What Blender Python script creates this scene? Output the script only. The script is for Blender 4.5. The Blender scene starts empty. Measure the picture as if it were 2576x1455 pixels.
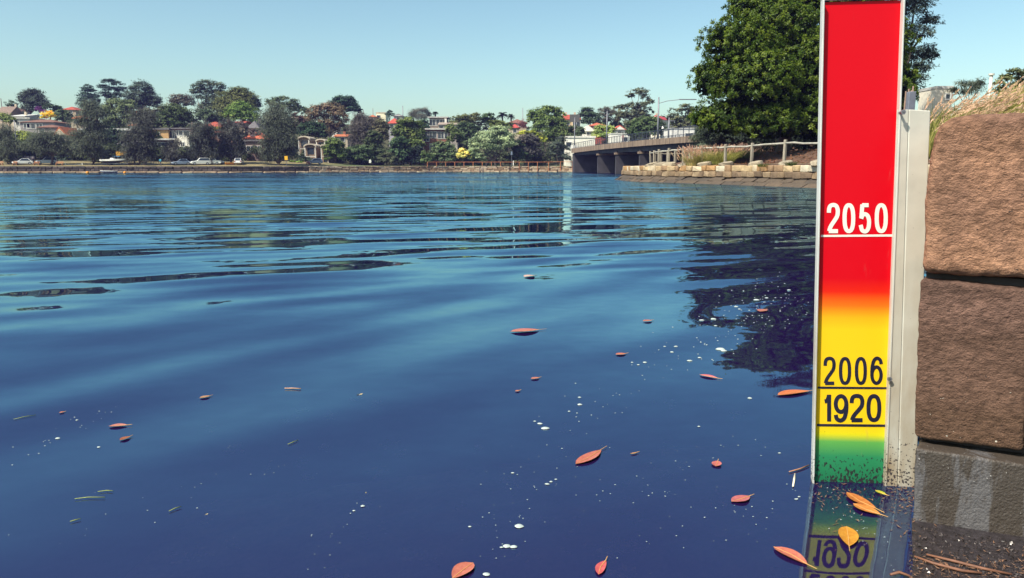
import bpy, bmesh, math
import numpy as np
from mathutils import Vector, Matrix, noise as mnoise

R = math.radians
SC = bpy.context.scene
COL = SC.collection

# ------------------------------------------------------------------ camera, sky, sun, exposure
F, CX, CY, PITCH, H = 1870.0, 1288.0, 727.5, R(9.25), 1.1      # photo measured on a 2576 x 1455 grid
cam_d = bpy.data.cameras.new('camera'); cam = bpy.data.objects.new('camera', cam_d); COL.objects.link(cam)
cam.location = (0, 0, H); cam.rotation_euler = (R(90) - PITCH, 0, 0)
cam_d.sensor_fit = 'HORIZONTAL'; cam_d.sensor_width = 36; cam_d.lens = 36 * F / 2576
cam_d.clip_start = 0.05; cam_d.clip_end = 5000
SC.camera = cam

SUN = Vector((-0.48, -0.40, 0.78)).normalized()                 # direction towards the sun
w = bpy.data.worlds.new('World'); SC.world = w; w.use_nodes = True
nt = w.node_tree; nt.nodes.clear()
sky = nt.nodes.new('ShaderNodeTexSky'); sky.sky_type = 'NISHITA'; sky.sun_disc = False
sky.sun_elevation = math.asin(SUN.z); sky.sun_rotation = math.atan2(SUN.x, SUN.y)
sky.altitude = 0; sky.air_density = 1.0; sky.dust_density = 1.6; sky.ozone_density = 1.0
tint = nt.nodes.new('ShaderNodeMix'); tint.data_type = 'RGBA'; tint.blend_type = 'MULTIPLY'
tint.inputs['Factor'].default_value = 1.0; tint.inputs['B'].default_value = (0.97, 1.05, 0.91, 1)
gam = nt.nodes.new('ShaderNodeGamma'); gam.inputs['Gamma'].default_value = 1.2
bg = nt.nodes.new('ShaderNodeBackground'); bg.inputs['Strength'].default_value = 0.088
wo = nt.nodes.new('ShaderNodeOutputWorld')
nt.links.new(sky.outputs[0], tint.inputs['A']); nt.links.new(tint.outputs['Result'], gam.inputs[0]); nt.links.new(gam.outputs[0], bg.inputs[0]); nt.links.new(bg.outputs[0], wo.inputs[0])
sd = bpy.data.lights.new('sun', 'SUN'); sd.energy = 4.6; sd.angle = R(0.53); sd.color = (1.0, 0.93, 0.80)
so = bpy.data.objects.new('sun', sd); COL.objects.link(so); so.rotation_euler = (-SUN).to_track_quat('-Z', 'Y').to_euler()
so.location = (-20, -20, 30)
vs = SC.view_settings; vs.view_transform = 'Standard'; vs.look = 'None'; vs.gamma = 1; vs.exposure = 0.62; vs.use_curve_mapping = False
SC.render.engine = 'CYCLES'; SC.cycles.use_denoising = True
SC.cycles.max_bounces = 8; SC.cycles.transparent_max_bounces = 16; SC.cycles.caustics_reflective = False; SC.cycles.caustics_refractive = False

# ------------------------------------------------------------------ rays: a photo point -> a place in the world
CP, SP = math.cos(PITCH), math.sin(PITCH)
def ray(x, y):
    a, b = (x - CX) / F, -(y - CY) / F
    return Vector((a, CP + b * SP, -SP + b * CP))
def at(x, y, Y):
    d = ray(x, y); return Vector((0, 0, H)) + d * (Y / d.y)
def onz(x, y, z=0.0):
    d = ray(x, y); return Vector((0, 0, H)) + d * ((z - H) / d.z)
def mpp(Y): return Y / F                                        # metres for one photo unit at distance Y

# ------------------------------------------------------------------ materials
MATS = {}
def srgb(h):
    h = h.lstrip('#'); c = [int(h[i:i + 2], 16) / 255 for i in (0, 2, 4)]
    return tuple(x / 12.92 if x <= .04045 else ((x + .055) / 1.055) ** 2.4 for x in c)
def mat(name, col, rough=.7, var=.25, scale=4.0, bump=0.0, bscale=None, metal=0.0, spec=.4, col2=None, stretch=(1, 1, 1), detail=6, coords='Object', emit=None):
    """base colour + noise variation between col and col2 + noise relief"""
    if name in MATS: return MATS[name]
    m = bpy.data.materials.new(name); m.use_nodes = True; t = m.node_tree; N = t.nodes; L = t.links
    b = N['Principled BSDF']
    b.inputs['Roughness'].default_value = rough; b.inputs['Metallic'].default_value = metal
    b.inputs['Specular IOR Level'].default_value = spec
    tc = N.new('ShaderNodeTexCoord'); mp = N.new('ShaderNodeMapping'); mp.inputs['Scale'].default_value = stretch
    L.new(tc.outputs[coords], mp.inputs[0])
    n = N.new('ShaderNodeTexNoise'); n.inputs['Scale'].default_value = scale; n.inputs['Detail'].default_value = detail; n.inputs['Roughness'].default_value = .62
    L.new(mp.outputs[0], n.inputs['Vector'])
    cr = N.new('ShaderNodeValToRGB'); e = cr.color_ramp.elements
    c = Vector(col[:3])
    lo = tuple(c * (1 - var)) if col2 is None else tuple(col2)
    hi = tuple(c * (1 + var)) if col2 is None else tuple(col)
    e[0].position = .3; e[0].color = (*lo, 1); e[1].position = .7; e[1].color = (*hi, 1)
    L.new(n.outputs['Fac'], cr.inputs[0]); L.new(cr.outputs[0], b.inputs['Base Color'])
    if bump:
        n2 = N.new('ShaderNodeTexNoise'); n2.inputs['Scale'].default_value = bscale or scale * 4; n2.inputs['Detail'].default_value = 6
        L.new(mp.outputs[0], n2.inputs['Vector'])
        bp = N.new('ShaderNodeBump'); bp.inputs['Strength'].default_value = 1; bp.inputs['Distance'].default_value = bump
        L.new(n2.outputs['Fac'], bp.inputs['Height']); L.new(bp.outputs[0], b.inputs['Normal'])
    MATS[name] = m; return m

def leaf_mat(name, gloss=0.0, transl=.42):
    """leaf colour from the object's own colour, varied leaf by leaf"""
    m = bpy.data.materials.new(name); m.use_nodes = True; t = m.node_tree; N = t.nodes; L = t.links; N.clear()
    oi = N.new('ShaderNodeObjectInfo'); at_ = N.new('ShaderNodeAttribute'); at_.attribute_name = 'tone'
    hsv = N.new('ShaderNodeHueSaturation')
    mr = N.new('ShaderNodeMapRange'); mr.inputs['To Min'].default_value = .40; mr.inputs['To Max'].default_value = 1.75
    mh = N.new('ShaderNodeMapRange'); mh.inputs['To Min'].default_value = .53; mh.inputs['To Max'].default_value = .475
    L.new(at_.outputs['Fac'], mr.inputs['Value']); L.new(at_.outputs['Fac'], mh.inputs['Value'])
    L.new(oi.outputs['Color'], hsv.inputs['Color']); L.new(mr.outputs[0], hsv.inputs['Value']); L.new(mh.outputs[0], hsv.inputs['Hue'])
    d = N.new('ShaderNodeBsdfDiffuse'); tr = N.new('ShaderNodeBsdfTranslucent'); mx = N.new('ShaderNodeMixShader'); mx.inputs[0].default_value = transl
    L.new(hsv.outputs[0], d.inputs[0]); L.new(hsv.outputs[0], tr.inputs[0]); L.new(d.outputs[0], mx.inputs[1]); L.new(tr.outputs[0], mx.inputs[2])
    o = N.new('ShaderNodeOutputMaterial'); last = mx
    if gloss:
        g = N.new('ShaderNodeBsdfGlossy'); g.inputs['Roughness'].default_value = .45; g.inputs['Color'].default_value = (.9, .95, .85, 1)
        m2 = N.new('ShaderNodeMixShader'); m2.inputs[0].default_value = gloss
        L.new(mx.outputs[0], m2.inputs[1]); L.new(g.outputs[0], m2.inputs[2]); last = m2
    L.new(last.outputs[0], o.inputs[0]); MATS[name] = m; return m
LEAF = leaf_mat('foliage'); GLEAF = leaf_mat('glossy_foliage', .015, .25)

# ------------------------------------------------------------------ mesh helpers
def tag(o, label=None, cat=None, group=None, kind=None):
    if label: o['label'] = label
    if cat: o['category'] = cat
    if group: o['group'] = group
    if kind: o['kind'] = kind
    return o
def thing(name, label, cat, loc=(0, 0, 0), rz=0.0, group=None):
    o = bpy.data.objects.new(name, None); COL.objects.link(o); o.location = loc; o.rotation_euler = (0, 0, rz)
    o.empty_display_size = .2
    return tag(o, label, cat, group)
def link(name, me, material=None, parent=None):
    o = bpy.data.objects.new(name, me); COL.objects.link(o)
    if material is not None and not me.materials: me.materials.append(material)
    if parent is not None: o.parent = parent
    return o
class MB:
    """collects faces; build() makes ONE mesh object. o = world place of the thing the mesh belongs to"""
    def __init__(s, o=(0, 0, 0)): s.v = []; s.f = []; s.o = Vector(o)
    def add(s, vs_, fs):
        k = len(s.v); s.v += [Vector(p) for p in vs_]; s.f += [[i + k for i in f] for f in fs]; return s
    def box(s, c, size, rz=0.0, M=None):
        x, y, z = [q / 2 for q in size]; c = Vector(c)
        P = [Vector(p) for p in ((-x, -y, -z), (x, -y, -z), (x, y, -z), (-x, y, -z), (-x, -y, z), (x, -y, z), (x, y, z), (-x, y, z))]
        m = M if M is not None else Matrix.Rotation(rz, 3, 'Z')
        return s.add([m @ p + c for p in P], [(0, 3, 2, 1), (4, 5, 6, 7), (0, 1, 5, 4), (1, 2, 6, 5), (2, 3, 7, 6), (3, 0, 4, 7)])
    def prism(s, pts, vec):
        n = len(pts); vec = Vector(vec); a = [Vector(p) for p in pts]
        return s.add(a + [p + vec for p in a], [list(range(n))[::-1], list(range(n, 2 * n))] + [(i, (i + 1) % n, n + (i + 1) % n, n + i) for i in range(n)])
    def tube(s, path, rad, n=8, caps=True):
        path = [Vector(p) for p in path]; k0 = len(s.v)
        rad = rad if hasattr(rad, '__len__') else [rad] * len(path)
        for i, p in enumerate(path):
            d = (path[min(i + 1, len(path) - 1)] - path[max(i - 1, 0)]).normalized()
            a = d.cross(Vector((0, 0, 1)) if abs(d.z) < .9 else Vector((1, 0, 0))).normalized(); b = d.cross(a)
            s.v += [p + (a * math.cos(2 * math.pi * j / n) + b * math.sin(2 * math.pi * j / n)) * rad[i] for j in range(n)]
        for i in range(len(path) - 1):
            for j in range(n):
                q = k0 + i * n; s.f.append([q + j, q + (j + 1) % n, q + n + (j + 1) % n, q + n + j])
        if caps: s.f.append([k0 + j for j in range(n)][::-1]); s.f.append([k0 + (len(path) - 1) * n + j for j in range(n)])
        return s
    def build(s, name, material, parent=None, smooth=False, bevel=0):
        me = bpy.data.meshes.new(name); me.from_pydata([tuple(p - s.o) for p in s.v], [], s.f); me.update()
        bm = bmesh.new(); bm.from_mesh(me); bmesh.ops.recalc_face_normals(bm, faces=bm.faces[:])
        if bevel: bmesh.ops.bevel(bm, geom=bm.edges[:], offset=bevel, segments=1, affect='EDGES', clamp_overlap=True)
        bm.to_mesh(me); bm.free()
        if smooth: me.shade_smooth()
        return link(name, me, material, parent)
def copy_tree(o, parent=None):
    c = o.copy(); COL.objects.link(c); c.parent = parent
    for ch in list(o.children): copy_tree(ch, c)
    return c

def shore_x(vx, off, edge_fn):
    """the distance at which the sight line through vx meets the line lying off metres behind the near bank's edge"""
    lo, hi = 34.0, 80.0
    best = min((abs(at(vx, 410, lo + .05 * k).x - edge_fn(lo + .05 * k) - off), lo + .05 * k) for k in range(921)); return best[1]

# ------------------------------------------------------------------ the lie of the land
FAR_EDGE = [(-420, 168), (-118, 171), (-66, 175), (-42, 190), (-15, 205), (16, 205), (22, 200), (30, 178), (46, 150), (160, 146), (420, 146)]
def lerp_tab(tab, x):
    if x <= tab[0][0]: return tab[0][1]
    for (a, b), (c, d) in zip(tab, tab[1:]):
        if x <= c: return b + (d - b) * (x - a) / (c - a)
    return tab[-1][1]
def far_edge(x): return lerp_tab(FAR_EDGE, x)
def smooth(t): t = min(1, max(0, t)); return t * t * (3 - 2 * t)
def far_z(x, y):
    d = y - far_edge(x)
    z = 1.45 + (.35 + 1.1 * smooth((-38 - x) / 18)) * smooth(d / 26) + (15.6 * smooth((d - 24) / 105)) + .6 * mnoise.noise((x * .03, y * .03, 0)) * smooth((d - 20) / 30)
    return z
NEAR_EDGE = [(2.55, 1.52), (9.2, 5.15), (15.3, 8.65), (24, 15.5), (31, 21.8), (38, 20.0), (41.5, 17.2), (44.5, 16.4), (52, 14.0), (61, 10.6), (70, 10.1), (74, 11.0), (85, 16.5), (95, 26), (106, 60), (112, 300)]
def near_edge(y): return lerp_tab(NEAR_EDGE, y)
def near_z(x, y):
    d = x - near_edge(y)
    if y < 33: z = 1.2 + .55 * smooth((d + .5) / 1.5) * smooth((y - 6) / 4.5) 
    else: z = 1.22 + .12 * smooth(d / 1.5) + 1.0 * smooth((d - 3.4) / 5)
    if y > 78: z += 3.2 * smooth((y - 78) / 14) * smooth((d - 2) / 8)
    return z + .03 * mnoise.noise((x * .9, y * .9, 3))
# ------------------------------------------------------------------ ground, hill, water
def sheet(name, rows, material):
    """rows of points -> one height-field mesh"""
    n = len(rows[0]); v = [p for r in rows for p in r]
    f = [(i * n + j, i * n + j + 1, (i + 1) * n + j + 1, (i + 1) * n + j) for i in range(len(rows) - 1) for j in range(n - 1)]
    me = bpy.data.meshes.new(name); me.from_pydata(v, [], f); me.update()
    bm = bmesh.new(); bm.from_mesh(me); bmesh.ops.recalc_face_normals(bm, faces=bm.faces[:])
    if sum(q.normal.z for q in bm.faces) < 0: bmesh.ops.reverse_faces(bm, faces=bm.faces[:])
    bm.to_mesh(me); bm.free(); me.shade_smooth()
    return tag(link(name, me, material), kind='structure')
# far shore: park strip and hillside
hillm = mat('hillside_earth', (.060, .062, .030), .95, .4, .25, .15, 1.5)
def park_material():
    m = bpy.data.materials.new('dry_park_grass'); m.use_nodes = True; t = m.node_tree; N = t.nodes; L = t.links; b = N['Principled BSDF']
    b.inputs['Roughness'].default_value = .95
    g = N.new('ShaderNodeNewGeometry'); n = N.new('ShaderNodeTexNoise'); n.inputs['Scale'].default_value = .35; n.inputs['Detail'].default_value = 7
    L.new(g.outputs['Position'], n.inputs['Vector'])
    r = N.new('ShaderNodeValToRGB'); e = r.color_ramp.elements
    e[0].position = .35; e[0].color = (.11, .095, .045, 1); e[1].position = .62; e[1].color = (.25, .195, .085, 1)
    L.new(n.outputs['Fac'], r.inputs[0])
    sx = N.new('ShaderNodeSeparateXYZ'); L.new(g.outputs['Position'], sx.inputs[0]); mr = N.new('ShaderNodeMapRange'); mr.inputs['From Min'].default_value = -52; mr.inputs['From Max'].default_value = -44; L.new(sx.outputs['X'], mr.inputs['Value'])
    mx = N.new('ShaderNodeMix'); mx.data_type = 'RGBA'; L.new(mr.outputs[0], mx.inputs['Factor']); L.new(r.outputs[0], mx.inputs['A']); mx.inputs['B'].default_value = (.075, .095, .030, 1)   # green weedy bank beyond the mown lawn
    L.new(mx.outputs['Result'], b.inputs['Base Color']); return m
parkm = park_material()
xs = [-252 + 6 * i for i in range(85)]
offs = [0, 2, 5, 9, 14, 19, 23]
park = sheet('park_lawn', [[(x, far_edge(x) + .55 + o, far_z(x, far_edge(x) + .55 + o)) for x in xs] for o in offs], parkm)
offs = [23, 28, 34, 42, 52, 64, 78, 94, 112, 135, 170, 230]
hill = sheet('hillside_terrain', [[(x, far_edge(x) + .55 + o, far_z(x, far_edge(x) + .55 + o)) for x in xs] for o in offs], hillm)
# near bank
earth = mat('bank_mulch', (.115, .062, .040), .95, .5, 3.0, .06, 22)
ys = [2.5 + .35 * i for i in range(24)] + [11 + 1.0 * i for i in range(100)]
ks = [0, .25, .6, 1.1, 1.8, 2.6, 3.5, 4.5, 6, 8, 11, 15, 22, 40, 90, 150]
bank = sheet('bank_ground', [[(min(near_edge(y) + (.35 if y > 30 else .05) + k, 230 + k * .1), y, (near_z(near_edge(y) + k, y))) for k in ks] for y in ys], earth)
# pale walking path along the fence
pathm = mat('path_gravel', (.33, .25, .17), .95, .25, 5, .02, 60)
tab = [(39, 2.0), (45, 2.4), (52, 2.4), (61, 2.2), (70, 1.6)]
yy = [38 + .7 * i for i in range(46)]
sheet('walking_path', [[(near_edge(y) + 1.75 + k, y, near_z(near_edge(y) + 1.75 + k, y) + .012 + (.02 if 0 < k < 1.5 else 0)) for k in (0, .5, 1.0, 1.5)] for y in yy], pathm)

def water_material():
    """still inlet water: facets tilted by wind ripples, sky and shore mirrored on top, blue-brown murk beneath"""
    m = bpy.data.materials.new('harbour_water'); m.use_nodes = True; t = m.node_tree; N = t.nodes; L = t.links; N.clear()
    geo = N.new('ShaderNodeNewGeometry')
    ln = N.new('ShaderNodeVectorMath'); ln.operation = 'DISTANCE'; ln.inputs[1].default_value = (1.6, 2.4, 0); L.new(geo.outputs['Position'], ln.inputs[0])
    def ramp(a, b, lo, hi):                                          # calm beside the sea wall, livelier out in the open
        r = N.new('ShaderNodeMapRange'); r.interpolation_type = 'SMOOTHSTEP'
        for k, q in (('From Min', a), ('From Max', b), ('To Min', lo), ('To Max', hi)): r.inputs[k].default_value = q
        L.new(ln.outputs['Value'], r.inputs['Value']); return r.outputs[0]
    def slope(crest, lenr, scale, detail, dist, amp, seed, bias=.5, turn=True):
        """tilt of the surface for waves whose crests run along the angle crest"""
        mp = N.new('ShaderNodeMapping'); mp.vector_type = 'TEXTURE'; mp.inputs['Rotation'].default_value = (0, 0, crest); mp.inputs['Scale'].default_value = (lenr, 1, 1); mp.inputs['Location'].default_value = (seed, seed * 1.7, 0)
        L.new(geo.outputs['Position'], mp.inputs[0])
        n = N.new('ShaderNodeTexNoise'); n.inputs['Scale'].default_value = scale; n.inputs['Detail'].default_value = detail; n.inputs['Distortion'].default_value = dist; n.inputs['Roughness'].default_value = .5
        L.new(mp.outputs[0], n.inputs['Vector'])
        s = N.new('ShaderNodeVectorMath'); s.operation = 'SUBTRACT'; s.inputs[1].default_value = (.5, bias, .5); L.new(n.outputs['Color'], s.inputs[0])
        f = N.new('ShaderNodeVectorMath'); f.operation = 'MULTIPLY'; f.inputs[1].default_value = (.55, 1, 0); L.new(s.outputs[0], f.inputs[0])
        v = N.new('ShaderNodeVectorRotate'); v.rotation_type = 'Z_AXIS'; v.inputs['Angle'].default_value = crest if turn else 0.0; L.new(f.outputs[0], v.inputs['Vector'])
        k = N.new('ShaderNodeVectorMath'); k.operation = 'SCALE'; L.new(v.outputs[0], k.inputs[0]); L.new(amp, k.inputs['Scale']); return k.outputs[0]
    def both(p, q):
        k = N.new('ShaderNodeMath'); k.operation = 'MULTIPLY'; L.new(p, k.inputs[0]); L.new(q, k.inputs[1]); return k.outputs[0]
    # smooth swell near the wall, then ever longer wind waves towards the open inlet
    parts = [slope(R(40), 3.2, 1.9, 0.0, .15, both(ramp(.6, 4.0, .03, .25), ramp(5.5, 10.0, 1.0, .35)), 3.1, .57),
             slope(R(16), 4.5, 2.7, 0.0, .25, both(ramp(3.5, 8.0, 0.0, .30), ramp(18.0, 34.0, 1.0, .3)), 8.7, .505),
             slope(R(7), 4.5, 1.7, 1.0, .35, both(ramp(8.0, 16.0, 0.0, .30), ramp(36.0, 60.0, 1.0, .3)), 4.4, .505),
             slope(R(-4), 4.0, .8, 1.0, .4, both(ramp(18.0, 32.0, 0.0, .38), ramp(75.0, 110.0, 1.0, .4)), 7.7, .51),
             slope(R(-5), 3.0, .20, 1.0, .5, ramp(38.0, 80.0, 0.0, .55), 2.2, .53),
             slope(R(-6), 2.6, 5.0, 1.0, .2, ramp(10.0, 60.0, .02, .42), 1.3, .53),
             slope(R(10), 1.6, 14, 0.0, 0, ramp(3.0, 60.0, .02, .30), 5.9, .53)]
    while len(parts) > 1:
        q = N.new('ShaderNodeVectorMath'); q.operation = 'ADD'; L.new(parts[0], q.inputs[0]); L.new(parts[1], q.inputs[1]); parts = parts[2:] + [q.outputs[0]]
    ml = N.new('ShaderNodeVectorMath'); ml.operation = 'MULTIPLY'; ml.inputs[1].default_value = (.8, 1, 0); L.new(parts[0], ml.inputs[0])
    ad = N.new('ShaderNodeVectorMath'); ad.operation = 'ADD'; ad.inputs[1].default_value = (0, 0, 1); L.new(ml.outputs[0], ad.inputs[0])
    nm = N.new('ShaderNodeVectorMath'); nm.operation = 'NORMALIZE'; L.new(ad.outputs[0], nm.inputs[0]); nrm = nm.outputs[0]
    fr = N.new('ShaderNodeFresnel'); fr.inputs['IOR'].default_value = 2.3; L.new(nrm, fr.inputs['Normal'])
    gl = N.new('ShaderNodeBsdfGlossy'); gl.inputs['Roughness'].default_value = .015; gl.inputs['Color'].default_value = (.47, .86, 1, 1); L.new(nrm, gl.inputs['Normal'])
    df = N.new('ShaderNodeBsdfDiffuse'); df.inputs['Color'].default_value = WATER_BODY
    tr = N.new('ShaderNodeBsdfTransparent'); tr.inputs['Color'].default_value = (.80, .72, .70, 1)
    mx = N.new('ShaderNodeMixShader'); mx.inputs[0].default_value = .6; L.new(df.outputs[0], mx.inputs[1]); L.new(tr.outputs[0], mx.inputs[2])
    m2 = N.new('ShaderNodeMixShader'); L.new(fr.outputs[0], m2.inputs[0]); L.new(mx.outputs[0], m2.inputs[1]); L.new(gl.outputs[0], m2.inputs[2])
    o = N.new('ShaderNodeOutputMaterial'); L.new(m2.outputs[0], o.inputs[0]); return m
WATER_BODY = (.030, .011, .105, 1)
mb = MB(); mb.add([(-260, -60, 0), (260, -60, 0), (260, 300, 0), (-260, 300, 0)], [(0, 1, 2, 3)])
tag(mb.build('water', water_material()), kind='structure')
bedm = mat('inlet_bed_silt', (.075, .055, .050), .95, .5, 2.5)
mb = MB(); mb.add([(-260, -60, -.55), (260, -60, -.55), (260, 300, -2.5), (-260, 300, -2.5)], [(0, 1, 2, 3)])
tag(mb.build('inlet_bed_ground', bedm), kind='structure')

# silty shallows off the foot of the marker, showing faintly through the water
sbm = mat('shallow_silt', (.46, .32, .17), .95, .3, 6.0, detail=9, col2=(.03, .026, .035))
rows = [[(x, y, -.07 - .16 * math.hypot(x - 1.5, y - 2.3) - .02 * mnoise.noise((x * 5, y * 5, 2))) for x in np.linspace(-1.6, 2.6, 40)] for y in np.linspace(1.0, 3.6, 26)]
sheet('shallow_bed_ground', rows, sbm)

# ------------------------------------------------------------------ stones
def stone_proto(seed, bev=.10, jit=.05):
    r = np.random.default_rng(seed); bm = bmesh.new(); bmesh.ops.create_cube(bm, size=1)
    bmesh.ops.bevel(bm, geom=bm.edges[:], offset=bev, segments=1, affect='EDGES')
    for v_ in bm.verts: v_.co += Vector(r.normal(0, jit * .5, 3))
    # pull some corners in so no two stones are square
    for _ in range(3):
        c = Vector(r.choice([-.5, .5], 3)); k = r.uniform(.05, .2)
        for v_ in bm.verts:
            if (v_.co - c).length < .35: v_.co *= (1 - k)
    me = bpy.data.meshes.new('stone'); bm.to_mesh(me); bm.free(); return me
STONES = [[stone_proto(s) for s in range(7)] for _ in range(5)]
def stone_mats(prefix, cols, **k): return [mat(f'{prefix}_{i}', c, .9, .3, 2.2, .03, 14, col2=tuple(Vector(c) * .55), **k) for i, c in enumerate(cols)]
def with_mat(protos, ms):
    out = []
    for i, m in enumerate(ms):
        row = []
        for p in protos: q = p.copy(); q.materials.clear(); q.materials.append(m); row.append(q)
        out.append(row)
    return out
def put_stone(me, c, size, yaw, parent, tilt=0.0, roll=0.0, name='stone'):
    o = bpy.data.objects.new(name, me); COL.objects.link(o); o.parent = parent
    o.location = Vector(c) - parent.location; o.scale = size; o.rotation_euler = (tilt, roll, yaw); return o
def along(poly, step_fn, rng):
    """walk a plan polyline, giving (centre, yaw, length) of consecutive pieces"""
    seg = [(Vector(a), Vector(b)) for a, b in zip(poly, poly[1:])]; L_ = [(b - a).length for a, b in seg]; tot = sum(L_); s = 0; out = []
    def pt(s):
        for (a, b), l in zip(seg, L_):
            if s <= l: return a + (b - a) * (s / l)
            s -= l
        return seg[-1][1]
    while s < tot - .2:
        l = min(step_fn(rng), tot - s); a, b = pt(s), pt(s + l); out.append(((a + b) / 2, math.atan2(b.y - a.y, b.x - a.x), l)); s += l
    return out

# near sea wall (right bank)
rng = np.random.default_rng(5)
sw_cols = [(.52, .38, .22), (.64, .52, .35), (.46, .27, .12), (.68, .60, .45), (.36, .23, .13), (.56, .41, .23)]
LIGHT = with_mat(STONES[0], stone_mats('sandstone_light', sw_cols))
DARK = with_mat(STONES[0], stone_mats('sandstone_tidal', [(.27, .185, .11), (.32, .22, .13), (.22, .15, .095), (.36, .26, .16)]))
WET = with_mat(STONES[0], stone_mats('sandstone_wet', [(.115, .085, .062), (.14, .10, .07), (.09, .07, .055)]))
def mk(pool, rng): row = pool[rng.integers(len(pool))]; return row[rng.integers(len(row))]
edge = [(near_edge(y), y) for y in (74, 70, 66, 61, 56, 52, 48, 44.5, 43, 41.5, 40, 38, 36, 34, 32)]
wall = thing('sea_wall', 'pale sandstone block sea wall along the right bank below the timber fence', 'sea wall', (14, 52, 0))
core = MB(wall.location); corem = mat('wall_mortar', (.10, .075, .055), .95, .4, 3, .03)
for (p, q) in zip(edge, edge[1:]):
    a, b = Vector((*p, 0)), Vector((*q, 0)); n = Vector((b.y - a.y, -(b.x - a.x), 0)).normalized()
    if n.x < 0: n = -n
    core.add([a + n * .45 + Vector((0, 0, -.6)), b + n * .45 + Vector((0, 0, -.6)), b + n * .45 + Vector((0, 0, 1.16)), a + n * .45 + Vector((0, 0, 1.16)),
              a + n * .95 + Vector((0, 0, 1.16)), b + n * .95 + Vector((0, 0, 1.16))], [(0, 1, 2, 3), (3, 2, 5, 4)])
core.build('wall_core', corem, wall)
def side(yaw):
    n = Vector((math.sin(yaw), -math.cos(yaw))); return n if n.x > 0 else -n
for z0, hgt, dep, off, pool, lo, hi in ((.86, .40, .55, .42, LIGHT, .55, 1.25), (.47, .40, .60, .36, DARK, .45, 1.0)):
    for c, yaw, l in along(edge, lambda r: r.uniform(lo, hi), rng):
        n = side(yaw); p = c + n * (off + rng.normal(0, .025))
        put_stone(mk(pool, rng), (p.x, p.y, z0 + hgt / 2 + rng.normal(0, .015)), (l * .975, dep, hgt * rng.uniform(.93, 1.04)), yaw + rng.normal(0, .02), wall, roll=rng.normal(0, .012))
for c, yaw, l in along(edge, lambda r: r.uniform(.8, 1.7), rng):          # sloping apron of wet slabs
    n = side(yaw)
    for k, (o_, z_) in enumerate(((.02, .30), (-.38, .06))):
        p = c + n * o_ + Vector((math.cos(yaw), math.sin(yaw))) * (.5 * k)
        put_stone(mk(WET, rng), (p.x, p.y, z_ - .02 + rng.normal(0, .015)), (l * .97, .52, .16), yaw, wall, tilt=(.52 if math.cos(yaw) * n.y - math.sin(yaw) * n.x > 0 else -.52), roll=rng.normal(0, .01))
# flat boulders laid along the top of the wall
BOULD = with_mat([stone_proto(40 + s, .22, .10) for s in range(5)], stone_mats('boulder', [(.42, .35, .25), (.36, .30, .22)]))
blds = [(1641, 420, 32, 62, 'leaning against the end fence posts'), (1660, 419, 38, 60, 'second from the end of the bank'), (1684, 419, 34, 58, 'below the third tall fence post'),
        (1726, 417, 40, 54, 'below the fence post beside the feathery grass'), (1772, 416, 34, 51, 'in front of the feathery grass'), (1828, 414.5, 34, 48.5, 'between the grass and the mulch slope'),
        (1900, 413, 34, 46, 'at a fence post by the mulch'), (1978, 410, 34, 44, 'at the foot of the tallest fence post'), (2050, 411, 20, 42.6, 'half hidden by the flood marker')]
for i, (x, y, wd, D, where) in enumerate(blds):
    D = shore_x(x, .78, near_edge) if x < 2040 else D
    p = at(x, y, D); sx = wd * mpp(D)
    me = BOULD[i % 2][i % 5]
    o = bpy.data.objects.new('boulder', me); COL.objects.link(o); o.location = (p.x, p.y, 1.37); o.scale = (sx, .8, .34)
    o.rotation_euler = (.08, -.22 + .05 * (i % 3), -.5); tag(o, f'flat sandstone boulder on the sea wall, {where}', 'boulder', 'flat boulders along the sea wall')

# far sea wall, sunny stretch in three courses and the shaded rubble stretch
def far_wall(name, label, x0, x1, courses, colset, loc, ledge):
    t = thing(name, label, 'sea wall', loc)
    pl = [(x, far_edge(x)) for x in np.linspace(x0, x1, 30)]
    cm = MB(loc)
    for p, q in zip(pl, pl[1:]):
        a, b = Vector((*p, -1)), Vector((*q, -1)); back = Vector((0, .6, 0)); up = Vector((0, 0, 2.35))
        cm.add([a + Vector((0, .28, 0)), b + Vector((0, .28, 0)), b + Vector((0, .28, 0)) + up, a + Vector((0, .28, 0)) + up, b + back + up, a + back + up], [(0, 1, 2, 3), (3, 2, 4, 5)])
    cm.build('wall_core', corem, t)
    for z0, h_, lo, hi in courses:
        for c, yaw, l in along(pl, lambda r: r.uniform(lo, hi), rng):
            put_stone(mk(colset, rng), (c.x, c.y + .2 + rng.normal(0, .05), z0 + h_ / 2), (l * .96, .5, h_ * .95), yaw, t)
    for c, yaw, l in along(pl, lambda r: 2.6, rng):                        # low tidal ledge
        put_stone(mk(ledge, rng), (c.x, c.y - .35, .10), (l * .98, 1.0, .42), yaw, t, name='ledge_stone')
    return t
FARL = with_mat(STONES[0], stone_mats('far_sandstone', [(.52, .40, .28), (.42, .29, .18), (.58, .47, .34), (.33, .22, .14)]))
FARD = with_mat(STONES[0], stone_mats('shaded_rubble', [(.075, .062, .062), (.11, .088, .082), (.06, .052, .052)]))  # tree shade on this stretch is put into the stone colours
LEDGE = with_mat(STONES[0], stone_mats('ledge_sandstone', [(.50, .38, .25), (.42, .30, .19)]))
far_wall('sea_wall', 'sunlit sandstone sea wall on the far shore under the orange railing', -50, 24, ((.30, .36, .9, 2.2), (.68, .34, .9, 2.4), (1.04, .30, 1.2, 2.6), (1.36, .20, 1.4, 2.8)), FARL, (-12, 204, 0), LEDGE)
far_wall('sea_wall', 'dark rubble sea wall on the far shore below the parked cars', -128, -50, ((.30, .62, .8, 2.2), (.94, .56, .8, 2.0)), FARD, (-90, 173, 0), LEDGE)
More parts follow.
